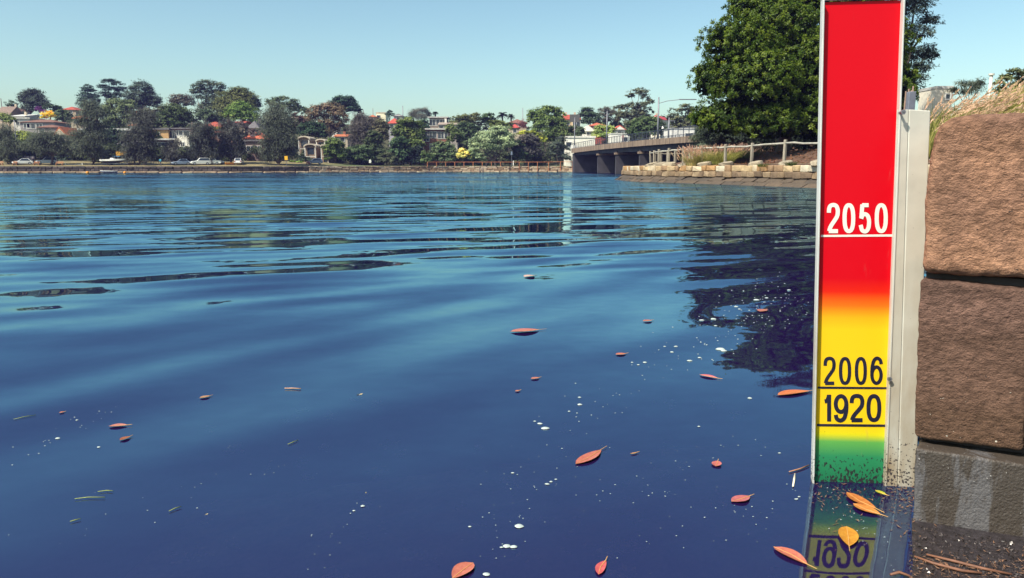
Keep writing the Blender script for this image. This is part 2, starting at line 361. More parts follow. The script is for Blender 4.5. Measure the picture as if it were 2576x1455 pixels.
# ------------------------------------------------------------------ foliage
def unit(a): return a / np.maximum(np.linalg.norm(a, axis=1, keepdims=True), 1e-6)
def leaf_mesh(name, pos, nrm, axis, a, b, tone, fold=0.0):
    """diamond leaves: centre, normal, long axis, half length a, half width b"""
    n = len(pos); ax = unit(axis - nrm * np.sum(axis * nrm, 1, keepdims=True)); bx = np.cross(nrm, ax)
    a = a.reshape(-1, 1) if hasattr(a, 'shape') else a; b = b.reshape(-1, 1) if hasattr(b, 'shape') else b
    P = np.empty((n, 4, 3), np.float32)
    P[:, 0] = pos - ax * a; P[:, 1] = pos + bx * b + nrm * fold * b; P[:, 2] = pos + ax * a; P[:, 3] = pos - bx * b + nrm * fold * b
    me = bpy.data.meshes.new(name); me.vertices.add(4 * n); me.vertices.foreach_set('co', P.ravel())
    me.loops.add(4 * n); me.loops.foreach_set('vertex_index', np.arange(4 * n, dtype=np.int32))
    me.polygons.add(n); me.polygons.foreach_set('loop_start', np.arange(0, 4 * n, 4, dtype=np.int32))
    at_ = me.attributes.new('tone', 'FLOAT', 'FACE'); at_.data.foreach_set('value', np.clip(tone, 0, 1).astype(np.float32))
    me.update(); me.validate(); return me
# style: leaf half length, half width, coverage, clump radius (share of lobe), shell depth, droop, up bias, tone spread
STYLE = {
    'broad':  dict(a=.34, b=.20, cov=8.5, cl=.19, shell=.40, droop=0.0, up=.45, ts=.26),
    'gum':    dict(a=.34, b=.15, cov=5.6, cl=.16, shell=.5, droop=.25, up=.6, ts=.26),
    'wispy':  dict(a=.48, b=.055, cov=5.2, cl=.26, shell=.85, droop=.70, up=.15, ts=.25),
    'pine':   dict(a=.38, b=.10, cov=6.0, cl=.17, shell=.60, droop=-.15, up=.5, ts=.22),
    'bush':   dict(a=.26, b=.16, cov=8.0, cl=.18, shell=.42, droop=.1, up=.45, ts=.28),
}
def crown_points(lobes, st, rng, k=1.0):
    lob = np.array(lobes, float); area = np.pi * (lob[:, 3] * lob[:, 5])
    n = int(sum(area) * st['cov'] * k / (2 * st['a'] * st['b'])); per = 22; m = max(4, n // per)
    w_ = area / area.sum(); li = rng.choice(len(lob), m, p=w_); c, r = lob[li, :3], lob[li, 3:]
    d = unit(rng.normal(size=(m, 3))); d[:, 2] = np.where(d[:, 2] < -.5, -d[:, 2], d[:, 2])
    rad = 1 - st['shell'] * rng.random((m, 1)) ** 1.5
    # lumpy outline
    rad *= 1 + .16 * np.sin(d[:, :1] * 7 + li[:, None]) * np.cos(d[:, 2:] * 6 + li[:, None] * 2) + rng.normal(0, .05, (m, 1))
    cc = c + d * rad * r; tone_c = np.clip(rng.normal(.5, st['ts'], m), 0, 1)
    ix = np.repeat(np.arange(m), per); N = len(ix)
    pos = cc[ix] + rng.normal(size=(N, 3)) * r[ix] * st['cl'] * np.array([1, 1, .75])
    nr = unit(d[ix] * .75 + np.array([-.12, -.1, st['up'] + .3]) + rng.normal(0, .42, (N, 3)))
    axis = rng.normal(0, .6, (N, 3)) + np.array([0, 0, -1.6 * st['droop']]) + d[ix] * .3
    tone = np.clip(tone_c[ix] + rng.normal(0, .13, N), 0, 1)
    return pos, nr, axis, tone
BARK = mat('grey_brown_bark', (.10, .075, .065), .95, .4, 3, .03, 12)
PALEBARK = mat('pale_gum_bark', (.34, .28, .23), .9, .35, 1.5, .02, 8)
SEED = [100]; GROW = {'gum': 1.16, 'pine': 1.1, 'broad': 1.12, 'bush': 1.1}
def limb(mb, a, b, r0, r1, rng, bend=.08):
    a, b = Vector(a), Vector(b); L_ = (b - a).length
    pts = [a.lerp(b, t) + Vector(rng.normal(0, bend * L_ * (t * (1 - t)) * 1.6, 3)) for t in (0, .25, .5, .75, 1)]
    mb.tube(pts, [r0 + (r1 - r0) * t for t in (0, .25, .5, .75, 1)], 6)
def tree(name, label, D, tx, lobes, style, col, group='trees on the far shore', bark=None, trunk=.22, gz=far_z, cat='tree', k=1.0, depth=.9, multi=None, density=1.0):
    """lobes: photo circles (x, y, rx, ry) at distance D, turned into round volumes of real size"""
    SEED[0] += 1; rng = np.random.default_rng(SEED[0]); st = dict(STYLE[style]); m = mpp(D)
    L3 = []
    for i, l in enumerate(lobes):
        x, y, rx, ry = l[:4]; dy = l[4] if len(l) > 4 else (rng.uniform(-.5, .5) * rx * m * .8 if len(lobes) > 1 else 0)
        p = at(x, y, D + dy); L3.append((p.x, p.y, p.z, rx * m * GROW.get(style, 1.06), max(rx, ry * .8) * m * depth, ry * m * GROW.get(style, 1.06)))
    bx = at(tx, 423, D).x; base = Vector((bx, D, gz(bx, D) - .15))
    t = thing(name, label, cat, base, 0, group)
    sc = max(.22, D / 190.) ** .8 if D < 150 else 1.0
    st['a'] *= sc; st['b'] *= sc
    pos, nr, ax, tone = crown_points(L3, st, rng, k * density)
    o = link('crown', leaf_mesh('crown', pos - np.array(base), nr, ax, st['a'] * rng.uniform(.7, 1.3, len(pos)), st['b'] * rng.uniform(.7, 1.3, len(pos)), tone), LEAF, t)
    o.color = (*[q * 2.5 for q in col], 1)
    mb = MB(base)
    big = max(L3, key=lambda q: q[3] * q[5]); top = Vector(big[:3])
    low = min(q[2] - q[5] for q in L3); fork_z = max(base.z + .6, min(low + .3, base.z + (top.z - base.z) * .6))
    for q in (multi or [0.0]):
        b0 = base + Vector((q, 0, 0)); fork = Vector((b0.x * .6 + top.x * .4, base.y, fork_z))
        limb(mb, b0, fork, trunk, trunk * .75, rng, .04)
        for l in (L3 if q == (multi or [0.0])[0] else L3[:1]):
            limb(mb, fork, Vector(l[:3]) + Vector((0, 0, l[5] * .3)), trunk * .6, trunk * .15, rng)
    mb.build('trunk', bark or BARK, t, smooth=True)
    return t
def palm(label, D, tx, ty, rad, base_y, col, n=34):
    SEED[0] += 1; rng = np.random.default_rng(SEED[0]); m = mpp(D); top = at(tx, ty, D); base = Vector((top.x, D, far_z(top.x, D) - .1))
    t = thing('palm_tree', label, 'palm', base, 0, 'palms on the ridge')
    MB(base).tube([base, base.lerp(top, .5), top], [.32, .26, .3], 7).build('trunk', BARK, t, smooth=True)
    P, Nn, A, T = [], [], [], []
    for i in range(n):
        az = rng.uniform(0, 2 * math.pi); el = rng.uniform(-.5, 1.35); L_ = rad * m * rng.uniform(.8, 1.1)
        h_ = Vector((math.cos(az), math.sin(az), 0))
        for s in np.linspace(.12, 1, 12):
            q = top + h_ * (L_ * s * math.cos(el * (1 - .3 * s))) + Vector((0, 0, L_ * (math.sin(el) * s - .55 * s * s)))
            tg = h_ * math.cos(el) + Vector((0, 0, math.sin(el) - 1.1 * s)); sd_ = Vector((-h_.y, h_.x, 0))
            for sg in (-1, 1):
                P.append(q + sd_ * sg * .18); A.append(sd_ * sg + tg * .9 + Vector((0, 0, -.45))); Nn.append(Vector((0, 0, 1)) + sd_ * sg * .4 + Vector(rng.normal(0, .2, 3))); T.append(rng.uniform(.2, .8))
    P, Nn, A = np.array(P), unit(np.array(Nn)), np.array(A)
    o = link('crown', leaf_mesh('fronds', P - np.array(base), Nn, A, .42, .085, np.array(T)), LEAF, t); o.color = (*col, 1)
    return t

PURPLE = (.050, .058, .042); GUM = (.050, .062, .034); DEEP = (.030, .045, .024); MID = (.062, .088, .028); LIME = (.15, .19, .03); BROWN = (.090, .070, .045); SILVER = (.135, .165, .095)
CAS = 'casuarina_tree'; GUMT = 'eucalyptus_tree'; TR = 'leafy_tree'; BU = 'shrub'
FORE = 'casuarinas along the foreshore'; RIDGE = 'tall trees on the ridge'; SLOPE = 'trees among the hillside houses'; SHORE = 'shrubs and trees behind the sunlit sea wall'
T = tree
# foreshore casuarinas
T(CAS, 'wispy dark casuarina cut off by the picture\'s left edge, beside the paling fence', 181, 24, [(12, 345, 24, 28), (28, 372, 20, 22), (8, 385, 22, 20), (24, 404, 10, 14)], 'wispy', PURPLE, FORE, trunk=.25)
T(CAS, 'spreading low casuarina with leaning trunk in front of the silver car', 180, 130, [(88, 368, 28, 20), (112, 352, 30, 22), (142, 362, 30, 26), (108, 382, 26, 14), (160, 378, 18, 18)], 'wispy', PURPLE, FORE, trunk=.3)
T(CAS, 'tall purple-grey casuarina rising left of the boat on the trailer', 181, 233, [(225, 275, 22, 22), (245, 290, 24, 22), (210, 310, 26, 22), (240, 325, 30, 26), (205, 350, 30, 24), (245, 360, 28, 26), (215, 380, 28, 24), (252, 392, 18, 18)], 'wispy', PURPLE, FORE, trunk=.36, density=.85)
T(CAS, 'tall dark casuarina with several trunks right of the yellow sign', 181, 362, [(362, 292, 20, 16), (345, 300, 22, 20), (358, 328, 26, 26), (335, 350, 24, 24), (370, 358, 24, 30), (340, 378, 28, 22), (365, 392, 26, 22), (325, 396, 18, 20), (375, 305, 20, 20)], 'wispy', (.044, .047, .040), FORE, trunk=.3, multi=[0, -2.4, -4.6])
T(CAS, 'small thin casuarina in front of the white-walled building\'s verandah', 182, 434, [(430, 372, 16, 16), (444, 362, 12, 12), (420, 386, 14, 14), (440, 392, 18, 12), (424, 402, 12, 10)], 'wispy', (.050, .050, .044), FORE, trunk=.14, density=.75)
T(CAS, 'dense dark casuarina right of the white-walled building', 184, 511, [(502, 325, 20, 16), (520, 332, 22, 20), (492, 352, 22, 22), (522, 360, 24, 26), (500, 382, 26, 22), (530, 388, 18, 20), (480, 392, 12, 14)], 'wispy', (.040, .044, .038), FORE, trunk=.28)
T(CAS, 'dark casuarina behind the white pickup', 187, 582, [(575, 325, 22, 20), (592, 345, 22, 24), (565, 352, 20, 22), (582, 378, 28, 24), (602, 385, 16, 20), (560, 385, 16, 20)], 'wispy', (.041, .043, .039), FORE, trunk=.28)
T(CAS, 'tallest casuarina on the foreshore, beside the yellow warning sign', 188, 704, [(690, 280, 20, 20), (708, 298, 26, 26), (678, 305, 24, 24), (725, 325, 24, 26), (690, 335, 32, 28), (720, 360, 28, 28), (680, 370, 28, 26), (708, 392, 28, 22), (672, 395, 18, 18), (732, 385, 16, 20)], 'wispy', PURPLE, FORE, trunk=.4)
# ridge
T(GUMT, 'rounded dark eucalyptus standing alone on the ridge left of the pines', 290, 84, [(70, 238, 17, 12), (90, 240, 16, 14), (62, 254, 16, 12), (84, 260, 24, 18), (104, 262, 16, 16), (75, 275, 20, 10), (52, 246, 8, 6)], 'gum', (.036, .046, .034), RIDGE, trunk=.35)
T('pine_tree', 'broad conical dark pine left of the flat-topped pine', 285, 222, [(222, 218, 9, 6), (216, 226, 12, 6), (230, 230, 13, 6), (212, 238, 15, 6), (234, 242, 14, 6), (220, 248, 20, 7), (238, 256, 14, 8), (208, 258, 14, 8), (225, 268, 24, 10)], 'pine', (.026, .042, .032), RIDGE, trunk=.35)
T('pine_tree', 'flat-topped layered pine, tallest on the left ridge', 285, 284, [(274, 206, 16, 7), (262, 220, 14, 7), (295, 212, 14, 6), (302, 226, 14, 7), (280, 226, 18, 7), (266, 238, 16, 7), (296, 240, 16, 7), (280, 250, 16, 8)], 'pine', (.026, .040, .034), RIDGE, trunk=.35)
T(GUMT, 'round-headed eucalyptus with see-through crown above the red roof', 285, 355, [(352, 216, 20, 10), (335, 230, 18, 10), (370, 232, 16, 12), (350, 244, 22, 12), (325, 250, 16, 12), (385, 250, 18, 14), (365, 260, 24, 14), (340, 268, 24, 12), (395, 264, 12, 12)], 'gum', (.036, .048, .036), RIDGE, trunk=.38, bark=PALEBARK)
T(GUMT, 'brownish dome-shaped tree left of the tallest eucalyptus', 280, 455, [(455, 252, 24, 13), (438, 262, 14, 11), (475, 260, 14, 12)], 'gum', (.052, .050, .038), RIDGE)
T(GUMT, 'tallest umbrella-crowned eucalyptus on the ridge in the picture\'s left half', 275, 522, [(522, 210, 22, 8), (500, 220, 16, 8), (545, 218, 20, 9), (492, 232, 14, 7), (520, 230, 20, 9), (548, 234, 16, 9), (510, 246, 16, 9), (535, 252, 18, 11), (522, 270, 20, 14), (510, 288, 18, 14)], 'gum', (.044, .056, .038), RIDGE, trunk=.42, bark=PALEBARK)
T(TR, 'large drooping olive tree right of the tallest eucalyptus', 262, 590, [(600, 232, 24, 10), (578, 246, 26, 14), (612, 250, 26, 16), (560, 266, 22, 18), (590, 270, 28, 18), (625, 266, 18, 16), (562, 288, 20, 12)], 'gum', (.062, .070, .030), RIDGE, density=1.5)
T(GUMT, 'bluish eucalyptus behind the bright green dome tree', 272, 638, [(630, 252, 16, 10), (645, 262, 12, 12), (632, 272, 20, 12)], 'gum', (.044, .056, .044), RIDGE)
T(TR, 'dense bright green dome-shaped tree below the ridge', 245, 612, [(604, 272, 20, 14), (590, 286, 20, 16), (618, 286, 22, 18), (602, 298, 26, 10), (638, 298, 14, 12)], 'broad', (.060, .092, .026), SLOPE)
T(GUMT, 'wide spreading eucalyptus above the tallest casuarina', 266, 712, [(712, 252, 20, 9), (690, 258, 18, 9), (735, 262, 16, 11), (675, 262, 8, 6), (715, 270, 24, 10), (742, 276, 12, 10)], 'gum', (.046, .060, .032), RIDGE, trunk=.32)
T(TR, 'small dark round tree at the dip in the ridge', 272, 763, [(758, 278, 10, 8), (770, 280, 8, 8)], 'broad', DEEP, RIDGE)
T(GUMT, 'large brown-leaved gum with pale trunk above the arched townhouses', 240, 838, [(826, 272, 20, 12), (800, 282, 22, 14), (848, 285, 22, 14), (785, 298, 14, 12), (820, 302, 26, 14), (858, 302, 16, 14), (830, 325, 20, 18), (860, 325, 14, 16)], 'gum', BROWN, SLOPE, trunk=.4, bark=PALEBARK)
T(TR, 'big dark fig on the ridge behind the brown gum', 278, 870, [(855, 254, 18, 10), (875, 256, 18, 12), (842, 266, 14, 10), (885, 270, 18, 12), (900, 282, 10, 8), (862, 272, 22, 14)], 'broad', (.022, .038, .026), RIDGE)
# slope, left
T(TR, 'small green tree at the left edge above the casuarina', 208, 10, [(8, 300, 18, 12), (24, 305, 14, 10)], 'bush', (.085, .105, .040), SLOPE)
T(TR, 'small dark tree beside the gabled house on the left skyline', 300, 28, [(24, 262, 9, 7), (36, 266, 8, 6)], 'gum', DEEP, SLOPE)
T(BU, 'purple-flowering bougainvillea below the lone eucalyptus', 262, 102, [(98, 276, 8, 7), (108, 281, 7, 6)], 'bush', (.085, .030, .095), SLOPE, trunk=.08)
T(BU, 'yellow-flowering bush on the left hillside', 255, 124, [(120, 288, 12, 7), (134, 292, 11, 7), (112, 295, 8, 5)], 'bush', (.32, .23, .02), SLOPE, trunk=.1)
T(TR, 'dark low tree behind the yellow-flowering bush', 270, 132, [(124, 272, 12, 8), (142, 276, 12, 9)], 'broad', DEEP, SLOPE)
T(TR, 'mid-green tree below the red-roofed skyline house', 238, 160, [(156, 288, 14, 10), (170, 298, 12, 12), (150, 304, 12, 10)], 'broad', (.045, .060, .034), SLOPE)
T(TR, 'broad grey-green tree below the flat-topped pine', 238, 296, [(290, 264, 22, 12), (318, 270, 22, 14), (272, 282, 18, 16), (305, 292, 26, 18), (328, 298, 16, 18), (285, 310, 22, 14)], 'broad', (.070, .088, .045), SLOPE)
T(TR, 'dark tree over the shelter behind the boat', 206, 284, [(280, 342, 24, 16), (302, 355, 20, 20), (268, 365, 18, 18), (292, 380, 26, 16)], 'broad', (.026, .040, .026), SLOPE)
T(TR, 'dark thicket tree behind the white gate', 201, 178, [(165, 375, 20, 18), (190, 382, 20, 18), (175, 396, 28, 10)], 'broad', (.026, .036, .028), SLOPE)
T(TR, 'lime-green tree below the brown-roofed house', 203, 60, [(52, 340, 16, 10), (72, 344, 16, 10), (60, 356, 22, 12)], 'bush', (.11, .13, .035), SLOPE)
T(TR, 'dark tree behind the paling fence', 199, 60, [(46, 375, 16, 18), (66, 380, 14, 16)], 'broad', DEEP, SLOPE)
T(TR, 'large dark green tree behind the orange-walled house', 240, 440, [(430, 276, 22, 12), (450, 288, 26, 16), (415, 298, 22, 16), (468, 300, 16, 16), (435, 310, 28, 14), (402, 312, 12, 10)], 'broad', (.040, .054, .024), SLOPE)
T(TR, 'brown-tinged tree between the red roof and the dark green tree', 250, 372, [(365, 286, 20, 10), (385, 292, 18, 12), (405, 280, 14, 10), (370, 302, 18, 12)], 'gum', (.060, .056, .034), SLOPE)
T(TR, 'dark round tree under the tallest eucalyptus', 252, 522, [(515, 290, 18, 12), (535, 296, 14, 10), (548, 302, 10, 8)], 'broad', (.036, .052, .030), SLOPE)
T(TR, 'green tree beside the orange-walled house', 208, 398, [(394, 345, 10, 10), (402, 352, 9, 8)], 'bush', (.045, .062, .026), SLOPE)
T(BU, 'yellow-green shrub below the big red hip roof', 234, 546, [(538, 324, 8, 5), (556, 324, 8, 5)], 'bush', (.20, .17, .03), SLOPE, trunk=.08)
T(BU, 'clipped lime hedge beside the brown kiosk wall', 197, 394, [(388, 386, 9, 4), (400, 386, 8, 4)], 'bush', (.13, .17, .03), SLOPE, trunk=.07)
T(TR, 'purple-brown tree in front of the orange-red tiled roofs', 212, 600, [(600, 318, 18, 10), (585, 322, 14, 10), (622, 336, 14, 8), (642, 338, 14, 10)], 'gum', (.062, .048, .046), SLOPE)
T(TR, 'dark green umbrella-shaped tree behind the arched townhouses', 224, 785, [(770, 322, 18, 10), (795, 322, 20, 12), (785, 336, 30, 10), (810, 340, 10, 10)], 'broad', (.026, .044, .024), SLOPE)
T(TR, 'reddish-brown tree left of the dark umbrella-shaped tree', 230, 752, [(748, 300, 14, 10), (760, 308, 12, 12), (745, 320, 12, 12), (742, 292, 10, 8)], 'gum', (.075, .052, .042), SLOPE)
T(TR, 'pale olive tree above the dark umbrella-shaped tree', 246, 762, [(760, 305, 14, 8), (775, 300, 10, 8)], 'broad', (.085, .085, .045), SLOPE)
T(TR, 'feathery green tree right of the arched townhouses', 206, 842, [(840, 360, 14, 13), (855, 372, 12, 14), (832, 378, 16, 14), (848, 392, 18, 14), (826, 396, 12, 10)], 'bush', (.055, .078, .026), SHORE)
T(BU, 'low clipped green hedge beside the red bench', 199, 744, [(734, 410, 9, 5), (752, 410, 9, 5)], 'bush', (.075, .12, .028), SHORE, trunk=.06)
T(BU, 'dark rounded shrub in front of the arched townhouses', 203, 776, [(764, 404, 14, 8), (788, 407, 14, 6), (752, 400, 9, 9)], 'bush', (.030, .042, .026), SHORE, trunk=.08)
# middle
T(CAS, 'purple casuarina at the start of the sunlit wall', 216, 910, [(905, 302, 18, 14), (925, 310, 18, 16), (895, 325, 18, 18), (915, 340, 24, 20), (890, 355, 16, 18), (910, 372, 18, 14)], 'wispy', (.060, .055, .050), SHORE, density=1.1)
T(TR, 'olive tree right of the purple casuarina', 228, 956, [(950, 310, 16, 10), (966, 322, 14, 12), (945, 330, 14, 12), (960, 345, 16, 16)], 'gum', (.068, .066, .038), SHORE, density=1.3)
T(TR, 'bushy dark green tree with a brown-tinged top near the wall', 214, 944, [(938, 338, 12, 9), (930, 352, 12, 12), (950, 352, 14, 12), (942, 372, 20, 14), (955, 388, 16, 12)], 'bush', (.042, .055, .028), SHORE)
T(TR, 'spreading dark shrub above the grassy bank left of the white scrap', 211, 900, [(890, 385, 20, 14), (915, 380, 16, 14), (905, 398, 28, 12), (875, 398, 12, 10)], 'bush', (.042, .062, .030), SHORE)
T(TR, 'large sunlit green tree left of the brick apartment house', 222, 1032, [(1030, 304, 16, 9), (1012, 316, 16, 12), (1045, 318, 18, 12), (1005, 336, 16, 14), (1030, 335, 20, 14), (1055, 342, 14, 16), (1015, 355, 22, 14), (1045, 365, 18, 14)], 'broad', (.060, .080, .026), SHORE)
T(TR, 'round dark green tree at the foot of the large sunlit tree', 214, 1004, [(1004, 360, 18, 12), (996, 378, 14, 14), (1014, 384, 16, 16), (1002, 398, 16, 10)], 'broad', (.034, .056, .028), SHORE)
T(TR, 'near-black tree shape standing for the shadow over the gap in the bank', 217, 1036, [(1030, 388, 18, 14), (1050, 385, 14, 16), (1038, 404, 22, 10)], 'broad', (.018, .026, .020), SHORE)  # leaf colour near black: the shadow mass here is painted in
T(TR, 'olive shrub on the bank right of the white scrap', 212, 975, [(968, 396, 16, 10), (988, 402, 14, 8), (960, 404, 14, 8)], 'bush', (.050, .058, .034), SHORE)
T(CAS, 'pale feathery casuarina on the middle of the skyline', 292, 1056, [(1048, 282, 14, 8), (1066, 280, 12, 8), (1040, 292, 12, 9), (1060, 296, 16, 10), (1078, 292, 8, 9)], 'wispy', (.066, .068, .056), RIDGE)
T('cypress_tree', 'dark pointed cypress beside the upper modern house', 247, 1067, [(1067, 308, 9, 7), (1062, 318, 10, 8), (1074, 320, 9, 8)], 'pine', (.024, .044, .026), SLOPE)
T('cypress_tree', 'spiky dark conifer on the middle of the skyline', 300, 980, [(980, 280, 5, 4), (976, 287, 8, 5), (984, 291, 9, 5)], 'pine', (.032, .050, .032), RIDGE)
T(TR, 'small green bush at the left end of the orange railing', 212, 1074, [(1068, 392, 12, 10), (1082, 398, 12, 10), (1072, 406, 16, 7)], 'bush', (.052, .075, .030), SHORE)
T(TR, 'broad sage-green bush below the brick apartment house', 217, 1112, [(1105, 368, 16, 10), (1125, 375, 16, 12), (1100, 388, 16, 12), (1122, 396, 20, 12), (1135, 385, 12, 12)], 'bush', (.058, .080, .040), SHORE)
T(BU, 'cream-flowering bush beside the silver-green tree', 213, 1166, [(1165, 382, 11, 8), (1175, 392, 9, 9), (1158, 395, 9, 9)], 'bush', (.30, .28, .10), SHORE, trunk=.1)
T(TR, 'brownish hedge tree right of the upper modern house', 252, 1158, [(1145, 306, 14, 10), (1165, 302, 16, 10), (1158, 320, 20, 12), (1180, 312, 10, 10)], 'broad', (.062, .068, .030), SLOPE)
T(TR, 'olive-brown dome tree on the skyline left of the date palm', 256, 1182, [(1170, 299, 16, 9), (1195, 297, 16, 9), (1182, 308, 26, 9)], 'broad', (.056, .060, .026), RIDGE)
T(TR, 'round dark green tree next to the date palm', 256, 1228, [(1228, 296, 14, 9), (1220, 308, 12, 10), (1238, 310, 12, 10)], 'broad', (.038, .058, .022), RIDGE)
T(TR, 'dark green tree behind the silver-green tree', 232, 1178, [(1168, 325, 18, 14), (1190, 330, 16, 14), (1172, 350, 22, 18), (1195, 355, 14, 14)], 'broad', (.034, .050, .026), SHORE)
T(TR, 'yellowish-green tree right of the round dark tree', 246, 1252, [(1248, 312, 14, 8), (1262, 318, 12, 10), (1240, 322, 10, 10), (1280, 318, 10, 9)], 'broad', (.075, .088, .026), SHORE)
T('willow_tree', 'large silver-green spreading tree with forked dark trunks behind the railing', 214, 1247, [(1258, 328, 22, 10), (1228, 345, 28, 14), (1265, 348, 24, 14), (1200, 365, 20, 16), (1240, 368, 30, 14), (1278, 362, 16, 14), (1190, 385, 14, 12), (1208, 396, 20, 10)], 'bush', SILVER, SHORE, trunk=.3, multi=[0, -3.0, 2.0])
T(TR, 'round green tree hiding the right side of the brick apartment house', 224, 1140, [(1136, 326, 13, 13), (1146, 344, 13, 15), (1132, 354, 10, 10)], 'broad', (.052, .070, .028), SHORE)
palm('tall date palm with stiff round crown on the skyline', 285, 1264, 290, 15, 330, (.040, .048, .026), 46)
palm('small drooping palm right of the date palm', 280, 1286, 292, 10, 330, (.055, .065, .040), 22)
palm('slim palm above the upper modern house', 290, 1095, 285, 8, 330, (.050, .068, .040), 20)
T(TR, 'tall green tree with yellow-green tufts left of the bridge', 236, 1372, [(1350, 285, 18, 10), (1378, 278, 18, 10), (1398, 282, 16, 10), (1345, 302, 16, 14), (1372, 302, 22, 14), (1402, 304, 16, 14), (1360, 322, 20, 12), (1418, 290, 6, 6)], 'broad', (.060, .084, .026), SHORE)
T(TR, 'deep green tree in front of the cream skyline house', 224, 1404, [(1390, 312, 16, 12), (1412, 318, 18, 14), (1398, 335, 22, 16), (1425, 342, 14, 16), (1382, 350, 16, 14), (1410, 358, 18, 10)], 'broad', (.048, .066, .024), SHORE)
T(TR, 'lime-tufted low tree behind the railing', 220, 1325, [(1320, 335, 16, 5), (1338, 334, 10, 5), (1352, 342, 10, 7), (1366, 352, 10, 8)], 'bush', (.13, .145, .025), SHORE)
T(TR, 'purple-brown leafed tree right of the silver-green tree', 219, 1330, [(1325, 352, 20, 12), (1345, 362, 16, 14), (1318, 372, 16, 12), (1340, 385, 22, 12)], 'broad', (.046, .044, .040), SHORE)
T(TR, 'dark understorey tree right of the sign on the sea wall', 217, 1305, [(1298, 365, 16, 12), (1300, 385, 16, 12), (1320, 394, 16, 10), (1292, 398, 10, 8)], 'broad', (.036, .054, .026), SHORE)
T(BU, 'bare reddish bush below the brown-roofed house', 250, 1314, [(1312, 314, 10, 8), (1320, 320, 8, 6)], 'wispy', (.12, .055, .055), SHORE, trunk=.1)
T('pine_tree', 'dark needled tree beside the bridge abutment', 212, 1412, [(1412, 352, 14, 8), (1404, 366, 18, 9), (1420, 374, 14, 9), (1400, 384, 16, 8), (1416, 395, 18, 9), (1430, 398, 8, 8)], 'pine', (.042, .052, .040), SHORE)
# behind the bridge
T(TR, 'round dark green tree left of the eucalyptus group behind the bridge', 268, 1480, [(1478, 282, 16, 10), (1468, 295, 14, 10), (1490, 298, 16, 12), (1478, 308, 18, 8)], 'broad', (.034, .052, .028), 'trees behind the bridge')
T(GUMT, 'brownish eucalyptus left of the tall umbrella-crowned one by the bridge', 272, 1528, [(1522, 280, 16, 9), (1540, 288, 14, 10), (1515, 296, 14, 10), (1535, 304, 16, 8)], 'gum', (.060, .058, .044), 'trees behind the bridge')
T(GUMT, 'tall umbrella-crowned eucalyptus behind the bridge lamp post', 240, 1600, [(1606, 234, 22, 9), (1586, 242, 12, 7), (1622, 246, 12, 9), (1570, 272, 10, 8), (1590, 268, 14, 9), (1612, 268, 18, 10), (1632, 258, 12, 7), (1555, 276, 12, 8), (1585, 288, 24, 12), (1615, 288, 20, 12), (1560, 296, 16, 12), (1595, 306, 22, 10), (1636, 280, 8, 6)], 'gum', (.058, .064, .038), 'trees behind the bridge', trunk=.36, bark=PALEBARK)
T('willow_tree', 'light green willow behind the bridge railing', 226, 1522, [(1515, 328, 18, 12), (1535, 332, 16, 12), (1505, 338, 14, 10), (1528, 342, 22, 8)], 'bush', (.12, .15, .045), 'trees behind the bridge')
T(TR, 'dense dark green spreading tree behind the right half of the bridge', 190, 1630, [(1620, 305, 18, 10), (1600, 318, 22, 14), (1640, 312, 20, 14), (1625, 330, 30, 12), (1660, 325, 16, 14), (1590, 335, 14, 10), (1672, 336, 10, 8)], 'broad', (.040, .058, .026), 'trees behind the bridge')
T(GUMT, 'spreading olive eucalyptus between the bridge and the big fig tree', 200, 1718, [(1725, 272, 16, 8), (1702, 282, 16, 10), (1740, 285, 14, 12), (1700, 300, 18, 12), (1728, 304, 20, 12), (1712, 318, 22, 8), (1685, 302, 8, 8)], 'gum', (.060, .064, .036), 'trees behind the bridge', trunk=.3)
T(TR, 'low dark green shrubbery tree at the far end of the bridge', 222, 1448, [(1440, 328, 14, 10), (1458, 332, 12, 12), (1445, 342, 16, 9)], 'broad', (.040, .054, .030), 'trees behind the bridge')
T(CAS, 'feathery dark bush at the near end of the bridge', 78, 1765, [(1762, 335, 16, 15), (1755, 352, 18, 14), (1775, 352, 18, 16), (1768, 368, 20, 10)], 'wispy', (.045, .058, .040), 'trees behind the bridge', gz=near_z, trunk=.1, k=.9)
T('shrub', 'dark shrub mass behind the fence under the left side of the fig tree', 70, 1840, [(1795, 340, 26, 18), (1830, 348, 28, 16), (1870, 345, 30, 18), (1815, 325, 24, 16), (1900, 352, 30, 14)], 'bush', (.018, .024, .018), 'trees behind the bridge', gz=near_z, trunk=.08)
T('shrub', 'near-black foliage added as the shade behind the fig trunk and the fence', 67, 1985, [(1915, 368, 26, 22), (1955, 362, 30, 26), (2000, 366, 30, 24), (2045, 362, 34, 26), (2090, 360, 36, 28), (2140, 355, 40, 30)], 'bush', (.014, .019, .014), 'trees behind the bridge', gz=near_z, trunk=.08)  # added mass: blocks light and stands in for the dark shade there
# right of the marker
T('bottlebrush_tree', 'dark windblown shrub left of the vent pipe on the skyline', 45, 2430, [(2400, 228, 18, 9), (2425, 216, 20, 11), (2455, 214, 22, 13), (2440, 230, 30, 10)], 'wispy', (.040, .048, .036), 'shrubs on the right skyline', gz=near_z, trunk=.06, density=.75)
T('bottlebrush_tree', 'olive tree cut off by the picture\'s right edge', 36, 2560, [(2560, 188, 26, 14), (2530, 205, 22, 14), (2575, 212, 28, 18), (2545, 228, 28, 14), (2600, 195, 26, 20)], 'gum', (.062, .072, .036), 'shrubs on the right skyline', gz=near_z, trunk=.09, density=1.1)
T(TR, 'small distant tree between the flood marker and the white building', 80, 2318, [(2318, 235, 13, 7), (2306, 240, 8, 6), (2328, 244, 9, 6)], 'wispy', (.05, .058, .045), 'shrubs on the right skyline', gz=near_z, trunk=.08)

